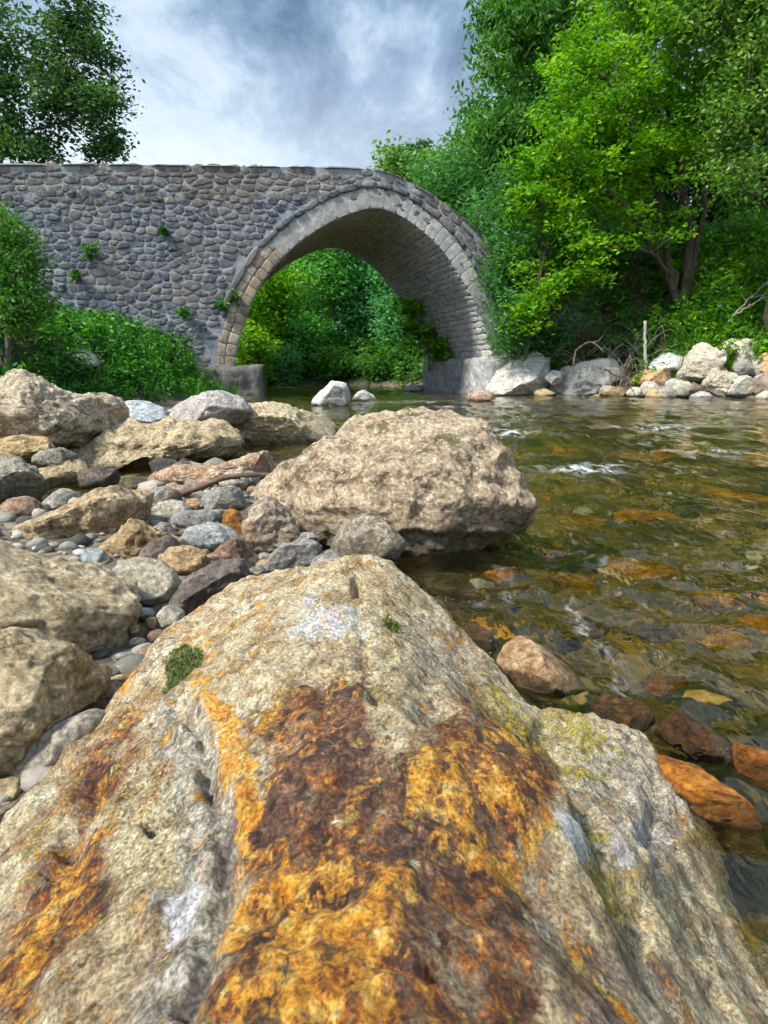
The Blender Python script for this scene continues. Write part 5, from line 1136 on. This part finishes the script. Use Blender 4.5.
# herbs on the banks: nobody could count them
def herbs(name, label, poly, n, hr, leaf, mat, seed, per=16, wid=.55, blades=False, cat='undergrowth'):
    rs = np.random.RandomState(seed); poly = np.array(poly, float); P = np.zeros((0, 2))
    while len(P) < n:
        q = rs.uniform(poly.min(0), poly.max(0), (n * 2, 2)); q = q[polydist(q[:, 0], q[:, 1], poly) < 0]
        q = q[fbm2(q[:, 0], q[:, 1], 1.3, 2, seed) > -.35 + rs.normal(0, .2, len(q))]; P = np.concatenate([P, q])
    P = P[:n]; z = ground(P[:, 0], P[:, 1]); ok = z > .03; P, z = P[ok], z[ok]; m = len(P)
    hgt = rs.uniform(*hr, m) * (1 + .35 * fbm2(P[:, 0], P[:, 1], 1.1, 2, seed + 3)); lean = rs.normal(0, .22, (m, 2))
    tint = np.clip(.5 + .45 * fbm2(P[:, 0], P[:, 1], .9, 3, seed + 5) + rs.normal(0, .15, m), 0, 1)
    if blades:
        B0 = np.repeat(np.c_[P, z], per, 0) + np.c_[rs.normal(0, .05, (m * per, 2)), np.zeros(m * per)]
        h = np.repeat(hgt, per) * rs.uniform(.5, 1.1, m * per); a = rs.uniform(0, 6.28, m * per); ln = rs.uniform(.1, .6, m * per)
        D = np.stack([np.cos(a), np.sin(a)], 1); wv = np.stack([-D[:, 1], D[:, 0], 0 * a], 1) * (leaf * .5)
        mid = B0 + np.c_[D * (h * ln * .3)[:, None], h * .6]; tp = B0 + np.c_[D * (h * ln)[:, None], h * rs.uniform(.75, 1., len(h))]
        V = np.stack([B0 - wv, B0 + wv, mid + wv * .8, tp, mid - wv * .8], 1).reshape(-1, 3); i = np.arange(m * per) * 5
        Fc = [np.stack([i, i + 1, i + 2, i + 4], 1), np.stack([i + 4, i + 2, i + 3], 1)]; tn = np.repeat(np.repeat(tint, per), 5)
    else:
        t = rs.uniform(.12, 1, (m, per)); C = np.stack([P[:, 0, None] + lean[:, 0, None] * t * hgt[:, None], P[:, 1, None] + lean[:, 1, None] * t * hgt[:, None], z[:, None] + t * hgt[:, None]], -1).reshape(-1, 3)
        V, Fq, tn = leaves(C, 1, leaf * .5, leaf, rs, .3, .35, 1.1, wid, np.repeat(tint, per)); Fc = [Fq]
    o = obj(name, V, Fc, M[mat], loc=(0, 0, 0), smooth=False, attrs={'tint': tn}); tag(o, label, cat, kind='stuff'); return o
herbs('nettles', 'lush green nettles covering the left bank below the bridge wall', [(-10, 5.6), (-4.9, 5.6), (-4.8, 8), (-3.7, 11), (-3.6, 14.4), (-10, 12.4)], 3000, (.22, .5), .075, 'nettle', 101, 20)
herbs('bank_grass', 'tall grass among the nettles of the left bank', [(-10, 5.4), (-4.6, 5.5), (-4.5, 8), (-2.9, 11), (-2.95, 14), (-10, 12)], 500, (.25, .6), .012, 'mid2', 107, 10, blades=True, cat='grass')
herbs('low_herbs', 'low leafy herbs along the foot of the left bank', [(-6.5, 5.2), (-4.3, 5.4), (-4.4, 8), (-3.4, 11), (-3.3, 13), (-4.2, 12.5), (-5.2, 8)], 900, (.15, .4), .06, 'nettle', 102, 14)
herbs('undergrowth', 'dark leafy undergrowth on the right bank behind the rocks', [(2.4, 16.5), (8.6, 14.2), (13, 14.5), (13, 20), (3.2, 20)], 3600, (.25, .7), .10, 'mid2', 103, 16)
herbs('bank_grass', 'bright grass on the right bank above the rocks', [(6.2, 14.6), (12, 13.4), (13, 19), (8, 17.5)], 3200, (.25, .6), .02, 'grass', 104, 16, blades=True, cat='grass')
herbs('far_undergrowth', 'green undergrowth on the far bank behind the bridge', [(1.6, 23), (-1, 27), (-16, 31), (-14, 36), (6, 34), (7, 22)], 2600, (.4, 1.1), .18, 'mid', 105, 16)
herbs('bright_herbs', 'patches of bright herbs on the right slope under the trees', [(5.6, 14.7), (12.5, 13.6), (12.5, 18), (7, 17)], 1500, (.3, .65), .11, 'bright', 106, 16)
# plants rooted in the bridge wall
for k, (px, py, sp, lb) in enumerate([(91, 253, .13, 'fern-like tuft growing from the middle of the bridge wall'), (77, 276, .09, 'small tuft on the bridge wall below and left of the fern-like one'), (184, 312, .10, 'faint tuft low on the bridge wall, left of the arch foot'),
                                      (233, 299, .12, 'dark round tuft growing on the warm arch stones'), (222, 306, .09, 'leafy tuft beside the dark round one at the arch edge'), (165, 232, .07, 'tiny tuft high on the bridge wall'), (102, 316, .09, 'tuft just above the nettles on the bridge wall')]):
    s, z = fac(px, py); p = B(np.array([s]), np.array([-.05]), np.array([z]))[0]; rs = np.random.RandomState(200 + k)
    V, Fq, tn = leaves(p + rs.normal(0, sp * .5, (10, 3)) * (1, .45, 1) - (0, .05, 0), 16, sp * .42, .075, rs, .8, .5, .6, .45)
    o = obj('wall_plant', V, [Fq], M['nettle' if k != 3 else 'deep'], loc=tuple(p), smooth=False, attrs={'tint': tn}); tag(o, lb, 'plant', 'plants rooted in the bridge wall')

# dead wood on the right bank
rs = np.random.RandomState(300); parts = []
c = on_ground(622, 345, 15.2, 0)
for k in range(70):
    a = rs.uniform(0, 6.28); r = rs.uniform(.1, .9); b0 = c + (math.cos(a) * r, math.sin(a) * r * .6, 0); b0[2] = gz(b0[0], b0[1]) - .03
    a2 = rs.uniform(0, 6.28); L = rs.uniform(.5, 1.3); h = rs.uniform(.3, 1.05)
    parts.append(tube(spline([b0, b0 + (math.cos(a2) * L * .25, math.sin(a2) * L * .2, h * .7), b0 + (math.cos(a2) * L * .65, math.sin(a2) * L * .4, h), b0 + (math.cos(a2) * L, math.sin(a2) * L * .6, h * rs.uniform(.3, .9))], 12), np.linspace(rs.uniform(.006, .012), .003, 12), 5))
V, Fc = merge(parts); o = obj('dead_brush', V, Fc, M['deadwood']); tag(o, 'tangle of bare dead twigs behind the long grey-white boulder', 'dead bush')
def twiggy(name, label, cat, pts, r0, r1, mat, side=3, seed=0):
    rs = np.random.RandomState(seed); p = spline(np.array(pts), 20); p[1:-1] += rs.normal(0, .012, (18, 3)); parts = [tube(p, np.linspace(r0, r1, 20), 8)]
    for k in range(side):
        q = p[rs.randint(5, 17)]; d = p[-1] - p[0]; d = d / np.linalg.norm(d); e = q + d * rs.uniform(.2, .4) + rs.normal(0, .2, 3)
        parts.append(tube(spline([q, (q + e) / 2 + rs.normal(0, .03, 3), e], 8), np.linspace(r1 * 1.1, r1 * .4, 8), 5))
    V, Fc = merge(parts); o = obj(name, V, Fc, M[mat]); tag(o, label, cat); return o
p0 = on_ground(649, 352, 14.9, .25); p1 = at_y(645, 321, 14.8)
twiggy('wooden_stake', 'pale upright wooden stake stuck behind the orange-tan boulder', 'stake', [p0, (p0 + p1) / 2 + (.01, 0, 0), p1], .04, .03, 'palewood', 0, 1)
twiggy('fallen_log', 'rotten brown log lying above the far rock pile', 'log', [at_y(692, 346, 15.3), at_y(712, 335, 15.4), at_y(733, 322, 15.6)], .11, .07, 'bark', 1, 2)
twiggy('dead_branch', 'long bare branch slanting up the bank at the right edge', 'branch', [at_y(728, 322, 15), at_y(748, 300, 15), at_y(776, 276, 15)], .03, .012, 'deadwood', 3, 3)
twiggy('dead_branch', 'thin bare branch below the long one at the right edge', 'branch', [at_y(736, 314, 14.8), at_y(756, 302, 14.7), at_y(780, 290, 14.6)], .022, .01, 'deadwood', 2, 4)
twiggy('dead_branch', 'curved bare branch left of the dead twig tangle', 'branch', [at_y(573, 366, 14.6), at_y(577, 350, 14.7), at_y(590, 342, 14.7), at_y(604, 352, 14.6)], .022, .01, 'deadwood', 1, 5)
twiggy('dead_branch', 'dark bare stick leaning on the long grey-white boulder', 'branch', [at_y(604, 369, 13.9), at_y(618, 377, 13.8), at_y(634, 386, 13.7)], .02, .01, 'bark', 2, 6)
twiggy('dead_branch', 'grey fallen branch lying on the slope right of the leaning trunks', 'branch', [at_y(688, 304, 16.2), at_y(705, 290, 16.3), at_y(735, 278, 16.5)], .04, .015, 'deadwood', 3, 7)
